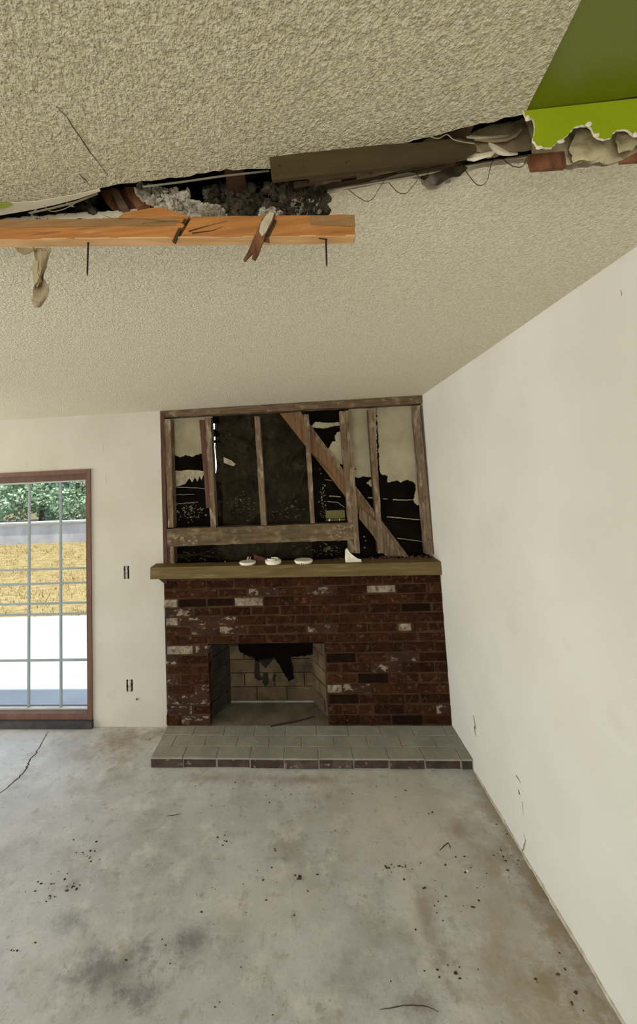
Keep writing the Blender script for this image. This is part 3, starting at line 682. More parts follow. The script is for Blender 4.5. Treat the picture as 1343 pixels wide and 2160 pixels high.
# region: x0,x1, ytop@x0,ytop@x1, ybot@x0,ybot@x1, Y0,Y1
insulation('insulation', [(292, 330, 392, 392, 410, 440, .722, .735), (330, 400, 395, 402, 446, 458, .722, .742), (400, 470, 425, 440, 460, 464, .722, .74)], 420, m_insl, 3, (.0025, .008), 'pale grey fluffy insulation hanging from the dark gap above the beam')
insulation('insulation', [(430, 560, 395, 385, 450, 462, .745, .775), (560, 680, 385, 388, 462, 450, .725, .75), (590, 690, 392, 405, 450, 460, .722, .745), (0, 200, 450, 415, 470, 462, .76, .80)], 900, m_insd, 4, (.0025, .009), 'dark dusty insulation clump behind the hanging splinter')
insulation('insulation', [(610, 680, 425, 420, 452, 456, .718, .73), (548, 590, 445, 440, 464, 462, .718, .728), (452, 472, 446, 450, 462, 464, .718, .728)], 110, m_insl, 9, (.002, .0055), 'small grey tufts of insulation resting on the right end of the beam')
random.seed(21)

# hanging wires and fibres
def curve_pts(px, Y, n=8, wob=0):
    q = [P(x, y, 1, Y) for x, y in px]; out = []
    for i in range(len(q)-1):
        p0 = q[max(i-1, 0)]; p1 = q[i]; p2 = q[i+1]; p3 = q[min(i+2, len(q)-1)]
        for j in range(n):
            t = j/n; out.append(.5*((2*p1)+(p2-p0)*t+(2*p0-5*p1+4*p2-p3)*t*t+(3*p1-p0-3*p2+p3)*t**3))
    out.append(q[-1]); return out
W = [
 ('wire', [(948, 333), (970, 345), (990, 372), (1005, 389), (1018, 390), (1028, 378), (1035, 350), (1044, 330)], m_wire, 'thin dark wire loop hanging lowest, under the white paper curls'),
 ('wire', [(872, 345), (880, 370), (893, 375), (905, 360), (915, 340), (908, 332)], m_wire, 'thin dark wire loop beside the dark hole in the ceiling edge'),
 ('wire', [(735, 400), (750, 412), (770, 424), (785, 420), (798, 400), (810, 382)], m_wire, 'thin dark wire loop hanging under the middle of the dark board'),
 ('wire', [(820, 385), (838, 405), (855, 408), (868, 395), (880, 380)], m_wire, 'shallow dark wire loop left of the ceiling edge hole'),
 ('wire', [(1060, 335), (1080, 350), (1100, 352), (1108, 340), (1112, 325)], m_wire, 'short dark wire curl left of the reddish wood block'),
 ('wire', [(885, 283), (905, 288), (925, 292), (942, 284), (960, 296), (1000, 303)], m_wirep, 'pale wire crossing the top of the dark board'),
 ('fibre', [(92, 430), (100, 442), (112, 446), (135, 441), (160, 428), (175, 418)], m_wirep, 'pale looping fibre in the gap at the left'),
 ('fibre', [(135, 418), (145, 432), (155, 436), (148, 428)], m_wirep, 'short pale fibre hook at the left gap edge'),
 ('fibre', [(42, 463), (60, 462), (72, 446), (78, 440)], m_wirep, 'pale fibre rising from the beam at the far left'),
 ('fibre', [(208, 446), (222, 455), (238, 460), (252, 462)], m_wirep, 'pale stiff fibre lying on the beam below the reddish block'),
 ('wire', [(318, 520), (328, 532), (336, 537), (345, 528), (352, 519)], m_wirep, 'hair-thin loop under the beam, left of the split'),
]
for nm, px_, m, lab in W:
    mb = MB(); mb.tube(curve_pts(px_, .705 if px_[0][1] > 300 or px_[0][0] < 400 else .642), .0007, 4); mb.build(nm, m, None, label=lab, cat=nm)

# ---------------------------------------------------------------- stud framing above the mantel
fr = empty('stud_frame', (-.07, YB+.04, 1.18), 'exposed timber stud frame with diagonal brace above the mantel', 'stud frame')
def stud(l0, r0, y0, l1, r1, y1, Y=YB, dep=.085, m=m_stud, name='stud', n=14, jit=.0016):
    a, b = P(l0, y0, 1, Y), P(r0, y0, 1, Y); c, d = P(l1, y1, 1, Y), P(r1, y1, 1, Y); e = Vector((0, dep, 0))
    a.z = min(a.z, ZC-.002); b.z = min(b.z, ZC-.002)
    mb = MB(); mb.prism([a, b, b+e, a+e], [c, d, d+e, c+e], n, jit); return mb.build(name, m, fr)
# top plate follows the ceiling
a = P(337, 868, 1, YB); zt = ZC-.002
def plate_z(px): return P(px[0], px[1], 1, YB).z
mb = MB()
mb.prism([(XO, YB, zt), (XO, YB, zt-.050), (XO, YB+.085, zt-.050), (XO, YB+.085, zt)], [(XR-.002, YB, zt), (XR-.002, YB, zt-.060), (XR-.002, YB+.085, zt-.060), (XR-.002, YB+.085, zt)], 40, .0018)
mb.build('top_plate', m_plate, fr)
stud(338, 346, 872, 346, 353, 1191, YB-.004, .03, m_stud_red)
stud(346, 359, 884, 354, 366, 1113)
stud(420, 430, 886, 435, 443, 1072, YB-.004, .03, m_stud_red)
stud(431, 444, 881, 444, 455, 1112)
stud(536, 547, 878, 550, 562, 1108)
stud(641, 651, 874, 655, 664, 1104)
stud(716, 727, 867, 735, 744, 1104)
stud(728, 739, 866, 748, 759, 1167, YB-.006)
stud(777, 788, 863, 798, 809, 1167)
stud(873, 885, 855, 900, 914, 1170)
stud(358, 366, 1150, 359, 367, 1190, YB+.002)
stud(734, 745, 1140, 737, 748, 1167)
stud(353, 358, 1150, 354, 359, 1190, YB+.001, .05, m_stud_red)
# heavy cross beam
l = [P(352, 1116, 1, YB-.008), P(353, 1153, 1, YB-.008)]; r_ = [P(745, 1103, 1, YB-.008), P(747, 1139, 1, YB-.008)]; e = Vector((0, .09, 0))
mb = MB(); mb.prism([l[0], l[1], l[1]+e, l[0]+e], [r_[0], r_[1], r_[1]+e, r_[0]+e], 36, .0025); mb.build('cross_beam', m_cross, fr)
random.seed(5); mb = MB()
for k in range(60):
    x = random.choice([random.uniform(356, 440), random.uniform(690, 742)]); y = (1130+random.uniform(-3, 20)) if x < 500 else (1108+random.uniform(0, 24))
    mb.blob(P(x, y, 1, YB-.009), random.uniform(.003, .012), k, (1.4, .35, .9), 1, .8)
mb.build('mortar_smear', mat('pinkish_mortar', (150, 132, 110), (116, 98, 80), 30, .95), fr, kind='stuff')
# diagonal brace behind the studs
bY = YB+.052
q = [P(x, y, 1, bY) for x, y in ((590, 872), (634, 868), (724, 991), (764, 1046), (862, 1174), (815, 1174), (795, 1140), (724, 1042), (672, 975), (620, 910))]
mb = MB(); slab(mb, q, (0, .036, 0)); mb.build('diagonal_brace', m_brace, fr)
q = [P(x, y, 1, bY-.003) for x, y in ((634, 868), (724, 991), (862, 1174), (853, 1176), (712, 990), (625, 870))]
mb = MB(); slab(mb, q, (0, .004, 0)); mb.build('brace_edge', m_stud, fr)
q = [P(x, y, 1, bY-.02) for x, y in ((758, 1068), (790, 1098), (805, 1106), (850, 1172), (812, 1172), (785, 1128), (757, 1094))]
mb = MB(); slab(mb, q, (0, .018, 0)); mb.build('brace_offcut', m_stud, fr)
mb = MB(); mb.tube([P(x, y, 1, bY-.003) for x, y in ((662, 960), (685, 985), (700, 1000), (712, 1022), (724, 1034))], .002, 5, .001); mb.build('brace_split', m_wood_dark, fr)

# lining behind the studs: black paper with torn plaster sheets
lin_ = empty('wall_lining', (.4, YB+.11, 1.18), 'black building paper and torn tan plaster seen between the studs', 'wall lining')
LY = YB+.098
def rect_px(x0, x1, y0, y1, Y): return P(x0, y0, 1, Y), P(x1, y1, 1, Y)
xgap = P(452.5, 950, 1, LY).x
mb = MB(); mb.box(XO-.04, xgap-.02, LY+.02, LY+.024, 1.0, ZC+.03); mb.build('backing_paper', m_black, lin_)
mb = MB()
a, b = rect_px(686, 728, 1077, 1098, LY+.02)
xr0 = P(647, 950, 1, LY).x
wall_y(mb, [(a.x, b.x, b.z, a.z)], xr0, XR+.1, 1.0, ZC+.03, LY+.02, LY+.024)
mb.build('backing_paper', m_black, lin_)
# added olive panel stands in for greenery behind the hole, bright chinks beneath
mb = MB(); mb.box(a.x-.03, b.x+.03, LY+.03, LY+.05, b.z+.014, a.z+.02); mb.box(a.x-.03, a.x+.022, LY+.03, LY+.05, b.z-.02, b.z+.02)
mb.box(a.x+.034, b.x-.045, LY+.03, LY+.05, b.z-.02, b.z+.018); mb.box(b.x-.04, b.x+.03, LY+.03, LY+.05, b.z-.02, b.z+.02)
mb.build('greenery_standin', m_olive, lin_)
def torn(pxs, m=m_scratch, Y=LY, name='plaster_sheet', keep=(), st=.012, jit=.005, th=.012):
    o2 = [P(x, y, 1, Y) for x, y in pxs]; o2 = ragged([(min(q.x, XR-.004), min(q.z, ZC+.02)) for q in o2], st, jit, keep)
    mb = MB(); slab(mb, [(q.x, Y, q.y) for q in o2], (0, th, 0)); return mb.build(name, m, lin_)
random.seed(11)
torn([(340, 860), (448, 852), (442, 955), (425, 957), (415, 959), (405, 964), (392, 960), (380, 965), (366, 960), (362, 948), (363, 938), (354, 932), (352, 920)])
torn([(348, 994), (380, 993), (400, 991), (440, 994), (440, 1000), (428, 1003), (425, 1014), (421, 1004), (416, 1016), (411, 1006), (405, 1017), (399, 1008), (393, 1016), (390, 1021), (380, 1024), (372, 1026), (360, 1027), (352, 1024), (362, 1012), (372, 1003), (360, 1000)], m_scratchw, st=.008, jit=.002)
torn([(655, 901), (680, 904), (700, 900), (722, 896), (722, 908), (710, 912), (706, 920), (708, 930), (700, 932), (694, 944), (690, 950), (700, 964), (712, 980), (730, 980), (735, 1000), (730, 888), (700, 892), (664, 890)], st=.01, jit=.003, name='plaster_sheet')
torn([(735, 850), (792, 848), (798, 1030), (789, 1032), (778, 1022), (772, 1018), (780, 1012), (795, 1010), (770, 1005), (755, 1008), (745, 1003), (738, 995), (752, 990), (738, 985)])
torn([(793, 850), (900, 842), (910, 1062), (895, 1060), (888, 1062), (880, 1066), (872, 1055), (875, 1042), (877, 1025), (872, 1017), (860, 1012), (850, 1015), (845, 1018), (838, 1013), (825, 1016), (817, 1017), (818, 1005), (804, 1000), (800, 990), (799, 960), (796, 900)])
def line_(px, wd, m=m_scratchw, nm='plaster_key'):
    mb = MB(); q = [P(x, y, 1, LY+.012) for x, y in px]; out = []
    for a, b in zip(q, q[1:]):
        for j in range(6): out.append(a.lerp(b, j/6)+Vector((0, 0, random.uniform(-.002, .002))))
    out.append(q[-1]); mb.tube(out, wd, 5, wd*.7); mb.build(nm, m, lin_)
line_(((828, 1054), (848, 1055), (870, 1054)), .005); line_(((815, 1090), (850, 1093), (892, 1097)), .004); line_(((838, 1135), (860, 1138), (900, 1144)), .003); line_(((808, 1052), (818, 1053)), .003)
line_(((360, 1027), (395, 1028), (440, 1031)), .003); line_(((362, 1044), (395, 1043), (410, 1043)), .002); line_(((366, 1063), (395, 1061), (418, 1059)), .003)
line_(((694, 1046), (718, 1048)), .005); line_(((690, 1058), (712, 1060), (726, 1070)), .003); line_(((685, 1012), (700, 1014)), .002); line_(((776, 1050), (785, 1050), (796, 1058)), .006)
mb = MB(); random.seed(8)
for k in range(90):
    x = random.gauss(397, 17); y = random.gauss(1080, 12)
    if 360 < x < 440 and 1062 < y < 1108: mb.blob(P(x, y, 1, LY+.017), random.uniform(.002, .009), k, (1.3, .5, .7), 1, .9)
for k in range(60):
    x = random.gauss(682, 3.5); y = random.uniform(1020, 1092); mb.blob(P(x, y, 1, LY+.017), random.uniform(.002, .006), k, (1, .5, 1), 1, .9)
for x, y in ((674, 990), (677, 999), (768, 1132), (771, 1141), (769, 1155)): mb.blob(P(x, y, 1, LY+.017), .007, x, (1, .5, 1), 1, .9)
mb.build('mortar_splatter', mat('dull_splatter', (150, 142, 122), (104, 96, 80), 30, .95), lin_, kind='stuff')

# draped felt over the chimney breast
cw = empty('chimney_wrap', (-.3, YB+.1, 1.18), 'dark tar felt draped over the chimney between the studs', 'felt')
def felt(name, x0, x1, z0, z1, Y, f, m=m_felt, nx=50, nz=90):
    vs = []; fs = []
    for j in range(nz+1):
        for i in range(nx+1):
            u, v = i/nx, j/nz; x = x0+(x1-x0)*u; z = z0+(z1-z0)*v; vs.append((x, Y+.020-2.1*f(u, v, x, z), z))
            if i and j: k = j*(nx+1)+i; fs.append((k-nx-2, k-nx-1, k, k-1))
    return mesh(name, vs, fs, m, cw, smooth=True)
def fold1(u, v, x, z):
    s = 4*u*(1-u)
    d = .016*noise.noise(Vector((x*9, 0, z*9)))+.008*noise.noise(Vector((x*30, 1, z*30)))
    for vc, am, w_ in ((.86, .020, .028), (.74, .016, .03), (.52, .013, .04), (.30, .024, .035), (.40, .008, .02)):
        c = vc-.06*s+.035*math.sin(u*5+vc*9); d += am*math.exp(-((v-c)/w_)**2)*(.35+s*.65)
    return d
def fold2(u, v, x, z):
    d = .012*noise.noise(Vector((x*8+5, 0, z*6)))+.005*noise.noise(Vector((x*30, 4, z*30)))
    for c0, sl, am, w_ in ((.95, -.35, .018, .03), (.80, -.5, .016, .03), (.62, -.45, .02, .035), (.45, -.25, .014, .03), (.25, .1, .02, .05)):
        c = c0+sl*(1-u)+.04*math.sin(u*7+c0*20); d += am*math.exp(-((v-c)/w_)**2)*(.3+.7*u)
    return d
xa_ = P(452, 900, 1, YB+.09).x; xm_ = P(545, 900, 1, YB+.09).x; xb_ = P(645, 900, 1, YB+.09).x
felt('felt_sheet', xgap, xm_, 1.17, ZC+.01, YB+.115, fold1)
felt('felt_sheet', xm_, xr0+.02, 1.17, ZC+.01, YB+.128, fold2)
felt('felt_sheet', XO+.04, xgap+.01, 1.17, 1.36, YB+.11, fold2)
mb = MB(); mb.box(xgap+.035, xr0+.02, YB+.185, YB+.195, 1.0, ZC+.1); mb.box(XO, xgap+.03, YB+.185, YB+.195, 1.0, 1.50); mb.build('chimney_side', m_black, cw)
# strips leaving the bright chink at the left side of the felt
mb = MB()
for y0, y1 in ((850, 893), (906, 921), (929, 934), (999, 1120)):
    a = P(440, y0, 1, LY+.02); b = P(455, y1, 1, LY+.02); mb.box(xgap-.05, xgap+.04, LY+.026, LY+.030, b.z, a.z)
mb.build('felt_flap', m_black, cw, kind='stuff')
q = [P(x, y, 1, YB+.088) for x, y in ((471, 964), (478, 967), (488, 971), (494, 977), (497, 978), (493, 983), (484, 981), (472, 976))]
mb = MB(); slab(mb, q, (0, .003, 0)); mb.build('pale_paper_scrap', m_scratchw, cw)
mb = MB(); random.seed(13)
for k in range(230):
    c = random.choice(((507, 1055, 18, 9), (498, 1078, 22, 14), (612, 1070, 16, 9), (600, 1090, 22, 9), (695, 1158, 22, 6), (400, 1172, 30, 8), (700, 1160, 30, 9)))
    x = random.gauss(c[0], c[2]); y = random.gauss(c[1], c[3])
    if y < 1186 and 370 < x < 730 and abs(x-556) > 7: mb.blob(P(x, y, 1, YB+.088), random.uniform(.002, .0075), k, (1.4, .5, .7), 1, .9)
for x, y, s in ((484, 916, .006), (500, 990, .004), (499, 1003, .003), (500, 1020, .003), (694, 1156, .013), (684, 1160, .006), (616, 1068, .010), (508, 1055, .009)): mb.blob(P(x, y, 1, YB+.085), s, x, (1.2, .5, 1.2), 1, .6)
mb.build('mortar_splatter', mat('grey_splatter', (96, 90, 68), (70, 64, 48), 30, .95), cw, kind='stuff')

# ---------------------------------------------------------------- mantel
MY = 2.775; mt = empty('mantel_shelf', (-.1, MY, 1.11), 'olive stained timber mantel beam on top of the brick fireplace', 'mantel')
zl0, zl1 = 1.108, 1.193; zr0, zr1 = 1.083, 1.172
mb = MB()
mb.prism([(-1.140, MY, zl0), (-1.140, MY, zl1), (-1.140, YB-.001, zl1+.002), (-1.140, YB-.001, zl0)], [(XR-.003, MY, zr0), (XR-.003, MY, zr1), (XR-.003, YB-.001, zr1+.002), (XR-.003, YB-.001, zr0)], 40, .0012)
mb.build('beam', m_mantel, mt)
mb = MB()
mb.prism([(XO-.005, MY+.02, zl0-.001), (XO-.028, YB-.001, zl0-.001), (XO+.04, YB-.001, zl0-.04), (XO+.04, MY+.026, zl0-.04)], [(XO+.06, MY+.02, zl0-.003), (XO+.06, YB-.001, zl0-.003), (XO+.06, YB-.001, zl0-.04), (XO+.06, MY+.026, zl0-.04)])
mb.build('corbel', m_mdark, mt)
mb = MB(); mb.box(XO, XR-.003, YB-.0005, LY+.019, 1.10, 1.165); mb.build('ledge', m_rubble, mt)
# rubble on the mantel behind
random.seed(17); mb = MB()
for k in range(170):
    x = random.choice([random.uniform(.22, .90), random.uniform(.22, .9), random.uniform(-.98, .2)]); y = random.uniform(YB-.02, YB+.08)
    s = random.uniform(.003, .012)*(1 if x > .2 else .6); z = 1.192-(x+1.14)*.0101
    if y > YB-.003: z = 1.166
    mb.blob((x, y, z+s*.4+(.012*random.random() if x > .2 and y > YB else 0)), s, k, (1.3, 1, .8), 1, .9)
mb.build('mortar_rubble', m_rubble, None, label='loose brown mortar rubble at the back of the mantel', cat='rubble', kind='stuff')

def mtop(x): return zl1+(zr1-zl1)*(x+1.14)/2.084+.002
def lid(name, px, wd, hh, label, cat, ring=False, my=MY+.045):
    c = P(px, 1186, 1, my); r0 = wd/2; z = mtop(c.x)
    r = empty(name, (c.x, my, z), label, cat)
    mb = MB()
    mb.lathe([(r0*.88, 0), (r0*.9, hh*.25), (r0, hh*.4), (r0, hh*.85), (r0*.96, hh), (r0*.1, hh*1.02)] if not ring else [(r0*.93, 0), (r0, hh*.15), (r0, hh*.8), (r0*.92, hh), (r0*.75, hh), (r0*.7, hh*.5), (r0*.2, hh*.45)], (c.x, my, z), 28)
    mb.build('shell', m_white, r)
    return r, c.x, z
r, x, z = lid('round_plastic_cap', 522, .122, .019, 'flat white plastic cap with small pink clips on it, leftmost on the mantel', 'plastic cap')
mb = MB()
for dx in (-.008, .0, .014): mb.prism([(x+dx, MY+.04, z+.019), (x+dx+.004, MY+.04, z+.019), (x+dx+.004, MY+.044, z+.019), (x+dx, MY+.044, z+.019)], [(x+dx+.008, MY+.04, z+.052), (x+dx+.012, MY+.04, z+.052), (x+dx+.012, MY+.044, z+.052), (x+dx+.008, MY+.044, z+.052)])
mb.build('clip', m_pinkish, r)
r, x2, z = lid('plastic_ring', 576, .118, .028, 'white open-topped plastic ring, middle of the three round pieces on the mantel', 'plastic ring', True)
mb = MB()
for j in range(12):
    a, b = 2*PI*j/12+.4, 2*PI*(j+1)/12+.4
    if j in (3, 4, 9): continue
    q = lambda t, rr, zz: (x2+rr*math.cos(t), MY+.045+rr*math.sin(t), z+zz)
    mb.prism([q(a, .038, .027), q(a, .042, .027), q(a, .042, .038), q(a, .038, .038)], [q(b, .038, .027), q(b, .042, .027), q(b, .042, .038), q(b, .038, .038)])
mb.build('collar', m_white, r)
r, x3, z = lid('notched_plastic_cap', 640, .134, .024, 'white round plastic cap with a notched rim, rightmost of the three on the mantel', 'plastic cap')
mb = MB()
for j in range(7):
    t = -PI/2+(j-3)*.22; rr = .0695; mb.box(x3+rr*math.cos(t)-.003, x3+rr*math.cos(t)+.003, MY+.045+rr*math.sin(t)-.002, MY+.045+rr*math.sin(t)+.003, z, z+(.012 if j == 2 else .005))
mb.build('notch', m_box, r)
c0 = P(535, 1170, 1, MY+.1); c1 = P(562, 1183, 1, MY+.1); z = mtop(c0.x)
mb = MB(); mb.prism([(c0.x, MY+.11, z), (c0.x, MY+.12, z+.05), (c0.x, MY+.122, z+.055), (c0.x, MY+.122, z)], [(c1.x, MY+.112, z), (c1.x, MY+.114, z+.022), (c1.x, MY+.122, z+.019), (c1.x, MY+.122, z)], 4, .002)
mb.build('maroon_scrap', m_maroon, None, label='dark maroon scrap lying behind the white caps on the mantel', cat='scrap')
# curled white shell
my = MY+.04; vs = []; fs = []
prof = [(728, 1183, 1172), (729, 1184, 1160), (733, 1184, 1156), (739, 1185, 1166), (746, 1185, 1172), (754, 1184, 1178), (762, 1183, 1180)]
for i, (x, yb_, yt) in enumerate(prof):
    a = P(x, yb_, 1, my); b = P(x, yt, 1, my); zz = mtop(a.x); hgt = max(.004, b.z-zz)
    for j in range(6): t = j/5; vs.append((a.x, my+.022*math.sin(t*PI*.8)-.012, zz+hgt*t))
    if i:
        for j in range(5): k = i*6+j; fs.append((k-6, k-5, k+1, k))
n = len(vs); vs += [(v[0], v[1]+.003, v[2]) for v in vs]; fs += [tuple(i+n for i in f[::-1]) for f in fs]
mesh('curled_shell', vs, fs, m_white, None, smooth=True, label='curled white broken shell piece near the right of the mantel', cat='broken piece')

# ---------------------------------------------------------------- brick fireplace
FY = 2.806; HZ = .0655
fp = empty('fireplace', (-.05, FY, HZ), 'red brick fireplace with smudged whitewash spots and a square firebox', 'fireplace')
OX0, OX1, OZ = -.735, .104, .623
XL, XRR = -1.049, XR-.002
marks = [(360, 1269, 'w'), (512, 1268, 'w'), (545, 1246, 'p'), (570, 1246, 'p'), (362, 1310, 'w'), (800, 1241, 'g'), (425, 1311, 'p'), (455, 1311, 'p'), (480, 1311, 'p'), (420, 1331, 'p'), (450, 1331, 'p'), (500, 1331, 'p'),
         (370, 1373, 'w'), (423, 1373, 'p'), (363, 1395, 'p'), (362, 1437, 'p'), (870, 1326, 'w'), (680, 1330, 'p'), (850, 1391, 'p'), (795, 1410, 'p'), (830, 1410, 'p'), (703, 1454, 'w'), (775, 1454, 'p'), (937, 1497, 'p'), (360, 1290, 'p'), (390, 1295, 'p'),
         (395, 1268, 'd'), (712, 1390, 'd'), (740, 1475, 'd'), (780, 1430, 'd'), (880, 1285, 'd'), (660, 1250, 'p'), (393, 1496, 'p'), (400, 1478, 'p'), (430, 1462, 'p'), (365, 1478, 'p'), (440, 1530, 'p')]
mw = [(P(x, y, 1, FY), k) for x, y, k in marks]
def brick(x0, x1, z0, z1, y0, dep, m, parent, jx=.002, bev=.006, ax='y', jy=.004):
    j = lambda a: random.uniform(-a, a)
    dy = j(jy); o = []
    X0, X1, Z0, Z1 = x0+j(jx), x1+j(jx), z0+j(jx*.6), z1+j(jx*.6)
    for (a, b) in ((X0, Z0), (X1, Z0), (X1, Z1), (X0, Z1)): o.append([a, b])
    ft = [(a+(bev if i in (0, 3) else -bev)+j(.001), y0+dy+j(.0012), b+(bev if i < 2 else -bev)+j(.001)) for i, (a, b) in enumerate(o)]
    md = [(a, y0+dy+bev*1.1, b) for a, b in o]; bk = [(a, y0+dep, b) for a, b in o]
    vs = ft+md+bk; fs = [(0, 1, 2, 3), (8, 11, 10, 9)]
    for k in (0, 4):
        for i in range(4): fs.append((k+i, k+(i+1) % 4, k+4+(i+1) % 4, k+4+i))
    return mesh('brick', vs, fs, m, parent)
random.seed(31)
rows = []
ph = (OZ-HZ)/8; pu = (1.085-OZ)/7
for i in range(8): rows.append((HZ+i*ph, HZ+(i+1)*ph))
for i in range(7): rows.append((OZ+i*pu, OZ+(i+1)*pu))
J = .0095; PX = .2125
for i, (z0, z1) in enumerate(rows):
    off = 0 if i % 2 else -PX/2
    x = XL+off; segs = []
    if i % 4 == 1: x -= .02
    while x < XRR:
        segs.append((max(x, XL+random.uniform(-.010, .010)), min(x+PX-J, XRR))); x += PX+random.uniform(-.004, .004)
    for a, b in segs:
        if random.random() < .10 and b-a > .18: parts = [(a, (a+b)/2-J/2), ((a+b)/2+J/2, b)]
        else: parts = [(a, b)]
        for a_, b_ in parts:
            cl = []
            if i < 8:
                if a_ < OX0 and b_ > OX0: cl.append((a_, OX0+random.uniform(-.004, .002)))
                elif b_ <= OX0: cl.append((a_, b_))
                if b_ > OX1 and a_ < OX1: cl.append((OX1+random.uniform(-.002, .004), b_))
                elif a_ >= OX1: cl.append((a_, b_))
            else: cl.append((a_, b_))
            for c, d in cl:
                if d-c < .018: continue
                m = m_brick; lab = None
                for q, k in mw:
                    if c-.004 <= q.x < d+.005 and z0 <= q.z < z1:
                        m = {'w': m_brickw, 'p': m_brickp, 'g': m_brickw, 'd': m_brickd}[k]
                        lab = {'w': 'whitewashed brick', 'g': 'pale grey brick', 'p': 'brick with white smudges', 'd': 'burnt dark brick'}[k]; break
                if m is m_brick and random.random() < .03: m = m_brickd; lab = 'burnt dark brick'
                bo = brick(c, d, z0+J*.45, z1-J*.45, FY, .085, m, fp)
                if lab: bo['label'] = lab
mb = MB(); wall_y(mb, [(OX0-.002, OX1+.002, HZ-.01, OZ+.004)], XL+.006, XR-.001, HZ, 1.10, FY+.005, YB-.001)
mb.build('mortar', m_mortar, fp)
# firebox
fb = empty('firebox', (-.32, FY+.1, HZ), None, parent=fp); fb.empty_display_size = .05
BX0, BX1, FBY = -.638, .012, 3.10
def firewall(p0, p1, z0, z1, nrow, bl, fst, mm=None):
    """bricks over a vertical wall from plan point p0 to p1"""
    p0, p1 = Vector(p0), Vector(p1); L = (p1-p0).length; d = (p1-p0)/L; nn = Vector((d.y, -d.x))
    if nn.y > 0 and abs(d.x) > .7: nn = -nn
    h = (z1-z0)/nrow
    for i in range(nrow):
        x = -bl*(.5 if i % 2 else fst)
        while x < L:
            a, b = max(0, x), min(L, x+bl-.007); x += bl
            if b-a < .015: continue
            o = random.uniform(0, .004)
            q = []
            for t in (a, b):
                for z in (z0+i*h+.003, z0+(i+1)*h-.003):
                    for dep in (-o-.001, .02): 
                        v = p0+d*t-nn*dep; q.append((v.x, v.y, z))
            mesh('firebrick', q, [(0, 1, 3, 2), (4, 6, 7, 5), (0, 4, 5, 1), (2, 3, 7, 6), (0, 2, 6, 4), (1, 5, 7, 3)], mm or m_fireb, fb)
random.seed(41)
firewall((BX0, FBY), (BX1, FBY), HZ+.01, .70, 6, .235, .1)
firewall((BX1, FBY), (OX1+.004, FY+.09), HZ, .70, 6, .235, .2)
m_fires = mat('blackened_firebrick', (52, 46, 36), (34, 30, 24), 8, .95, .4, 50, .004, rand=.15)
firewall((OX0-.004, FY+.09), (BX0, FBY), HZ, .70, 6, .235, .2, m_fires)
mb = MB()
mb.box(BX0-.06, BX1+.06, FBY+.021, FBY+.04, 0, .95)
mb.prism([(OX0-.03, FY+.085, HZ-.03), (BX0-.03, FBY+.03, HZ-.03), (BX0-.05, FBY+.03, HZ-.03), (OX0-.05, FY+.085, HZ-.03)], [(OX0-.03, FY+.085, .95), (BX0-.03, FBY+.03, .95), (BX0-.05, FBY+.03, .95), (OX0-.05, FY+.085, .95)])
mb.prism([(OX1+.03, FY+.085, HZ-.03), (BX1+.03, FBY+.03, HZ-.03), (BX1+.05, FBY+.03, HZ-.03), (OX1+.05, FY+.085, HZ-.03)], [(OX1+.03, FY+.085, .95), (BX1+.03, FBY+.03, .95), (BX1+.05, FBY+.03, .95), (OX1+.05, FY+.085, .95)])
mb.box(OX0-.06, OX1+.06, FY+.08, FBY+.04, .93, .95)
mb.build('fire_chamber', m_firem, fb)
mb = MB(); mb.box(OX0-.02, OX1+.02, FY+.0, FBY+.02, .0, HZ-.002); mb.build('ash_bed', m_ash, fb)
mb = MB(); mb.box(BX0, BX1, FBY-.012, FBY-.001, HZ-.002, HZ+.012); mb.build('pale_mortar_line', m_hmortar, fb)
# jamb linings inside the opening
mb = MB(); mb.box(OX0-.012, OX0+.0, FY+.086, FY+.10, HZ, OZ); mb.build('jamb', m_fireb, fb)
mb = MB(); mb.box(OX0-.01, OX1+.01, FY+.006, FY+.09, OZ-.004, OZ+.004); mb.build('steel_lintel', m_soot, fb)
# sooty smoke shelf; black sheet paints soot streak and shade under it
mb = MB()
mb.prism([(OX0-.02, FY+.09, .66), (OX0-.02, FBY-.02, .70), (OX0-.02, FBY+.0, .60), (OX0-.02, FBY-.01, .585)], [(OX1+.02, FY+.09, .66), (OX1+.02, FBY-.02, .70), (OX1+.02, FBY+.0, .60), (OX1+.02, FBY-.01, .585)], 10, .006)
mb.build('smoke_shelf', m_soot, fb)
q = [P(x, y, 1, FBY-.035) for x, y in ((500, 1352), (676, 1352), (664, 1380), (640, 1384), (612, 1386), (620, 1432), (609, 1438), (592, 1408), (578, 1386), (552, 1392), (506, 1376))]
q = [Vector((v.x, FBY-.035, v.y)) for v in ragged([(v.x, v.z) for v in q], .012, .004)]
mb = MB(); slab(mb, q, (0, .02, 0)); mb.build('soot_shade_sheet', m_soot, fb)
# soot streaks on the fire back
m_stain = mat('soot_stain', (40, 32, 24), (26, 21, 16), 14, .95)
for px_ in (((538, 1385), (546, 1388), (548, 1425), (556, 1432), (545, 1436), (536, 1428)), ((556, 1418), (566, 1420), (567, 1440), (560, 1450), (553, 1440)), ((577, 1420), (583, 1424), (580, 1440), (574, 1436)), ((512, 1380), (550, 1372), (580, 1385), (560, 1410), (545, 1395))):
    q = [P(x, y, 1, FBY-.006) for x, y in px_]; q = [Vector((v.x, FBY-.006, v.y)) for v in ragged([(v.x, v.z) for v in q], .01, .002)]
    mb = MB(); slab(mb, q, (0, .001, 0)); mb.build('soot_patch', m_stain, fb)
a = P(571, 1532, 2, HZ+.004); b = P(618, 1523, 2, HZ+.006); c = P(664, 1511, 2, HZ+.008)
mb = MB(); mb.tube([a, a.lerp(b, .5)+Vector((0, .004, 0)), b, c], .0042, 6); mb.build('iron_rod', m_steel, None, label='thin dark iron rod lying on the firebox floor', cat='rod')

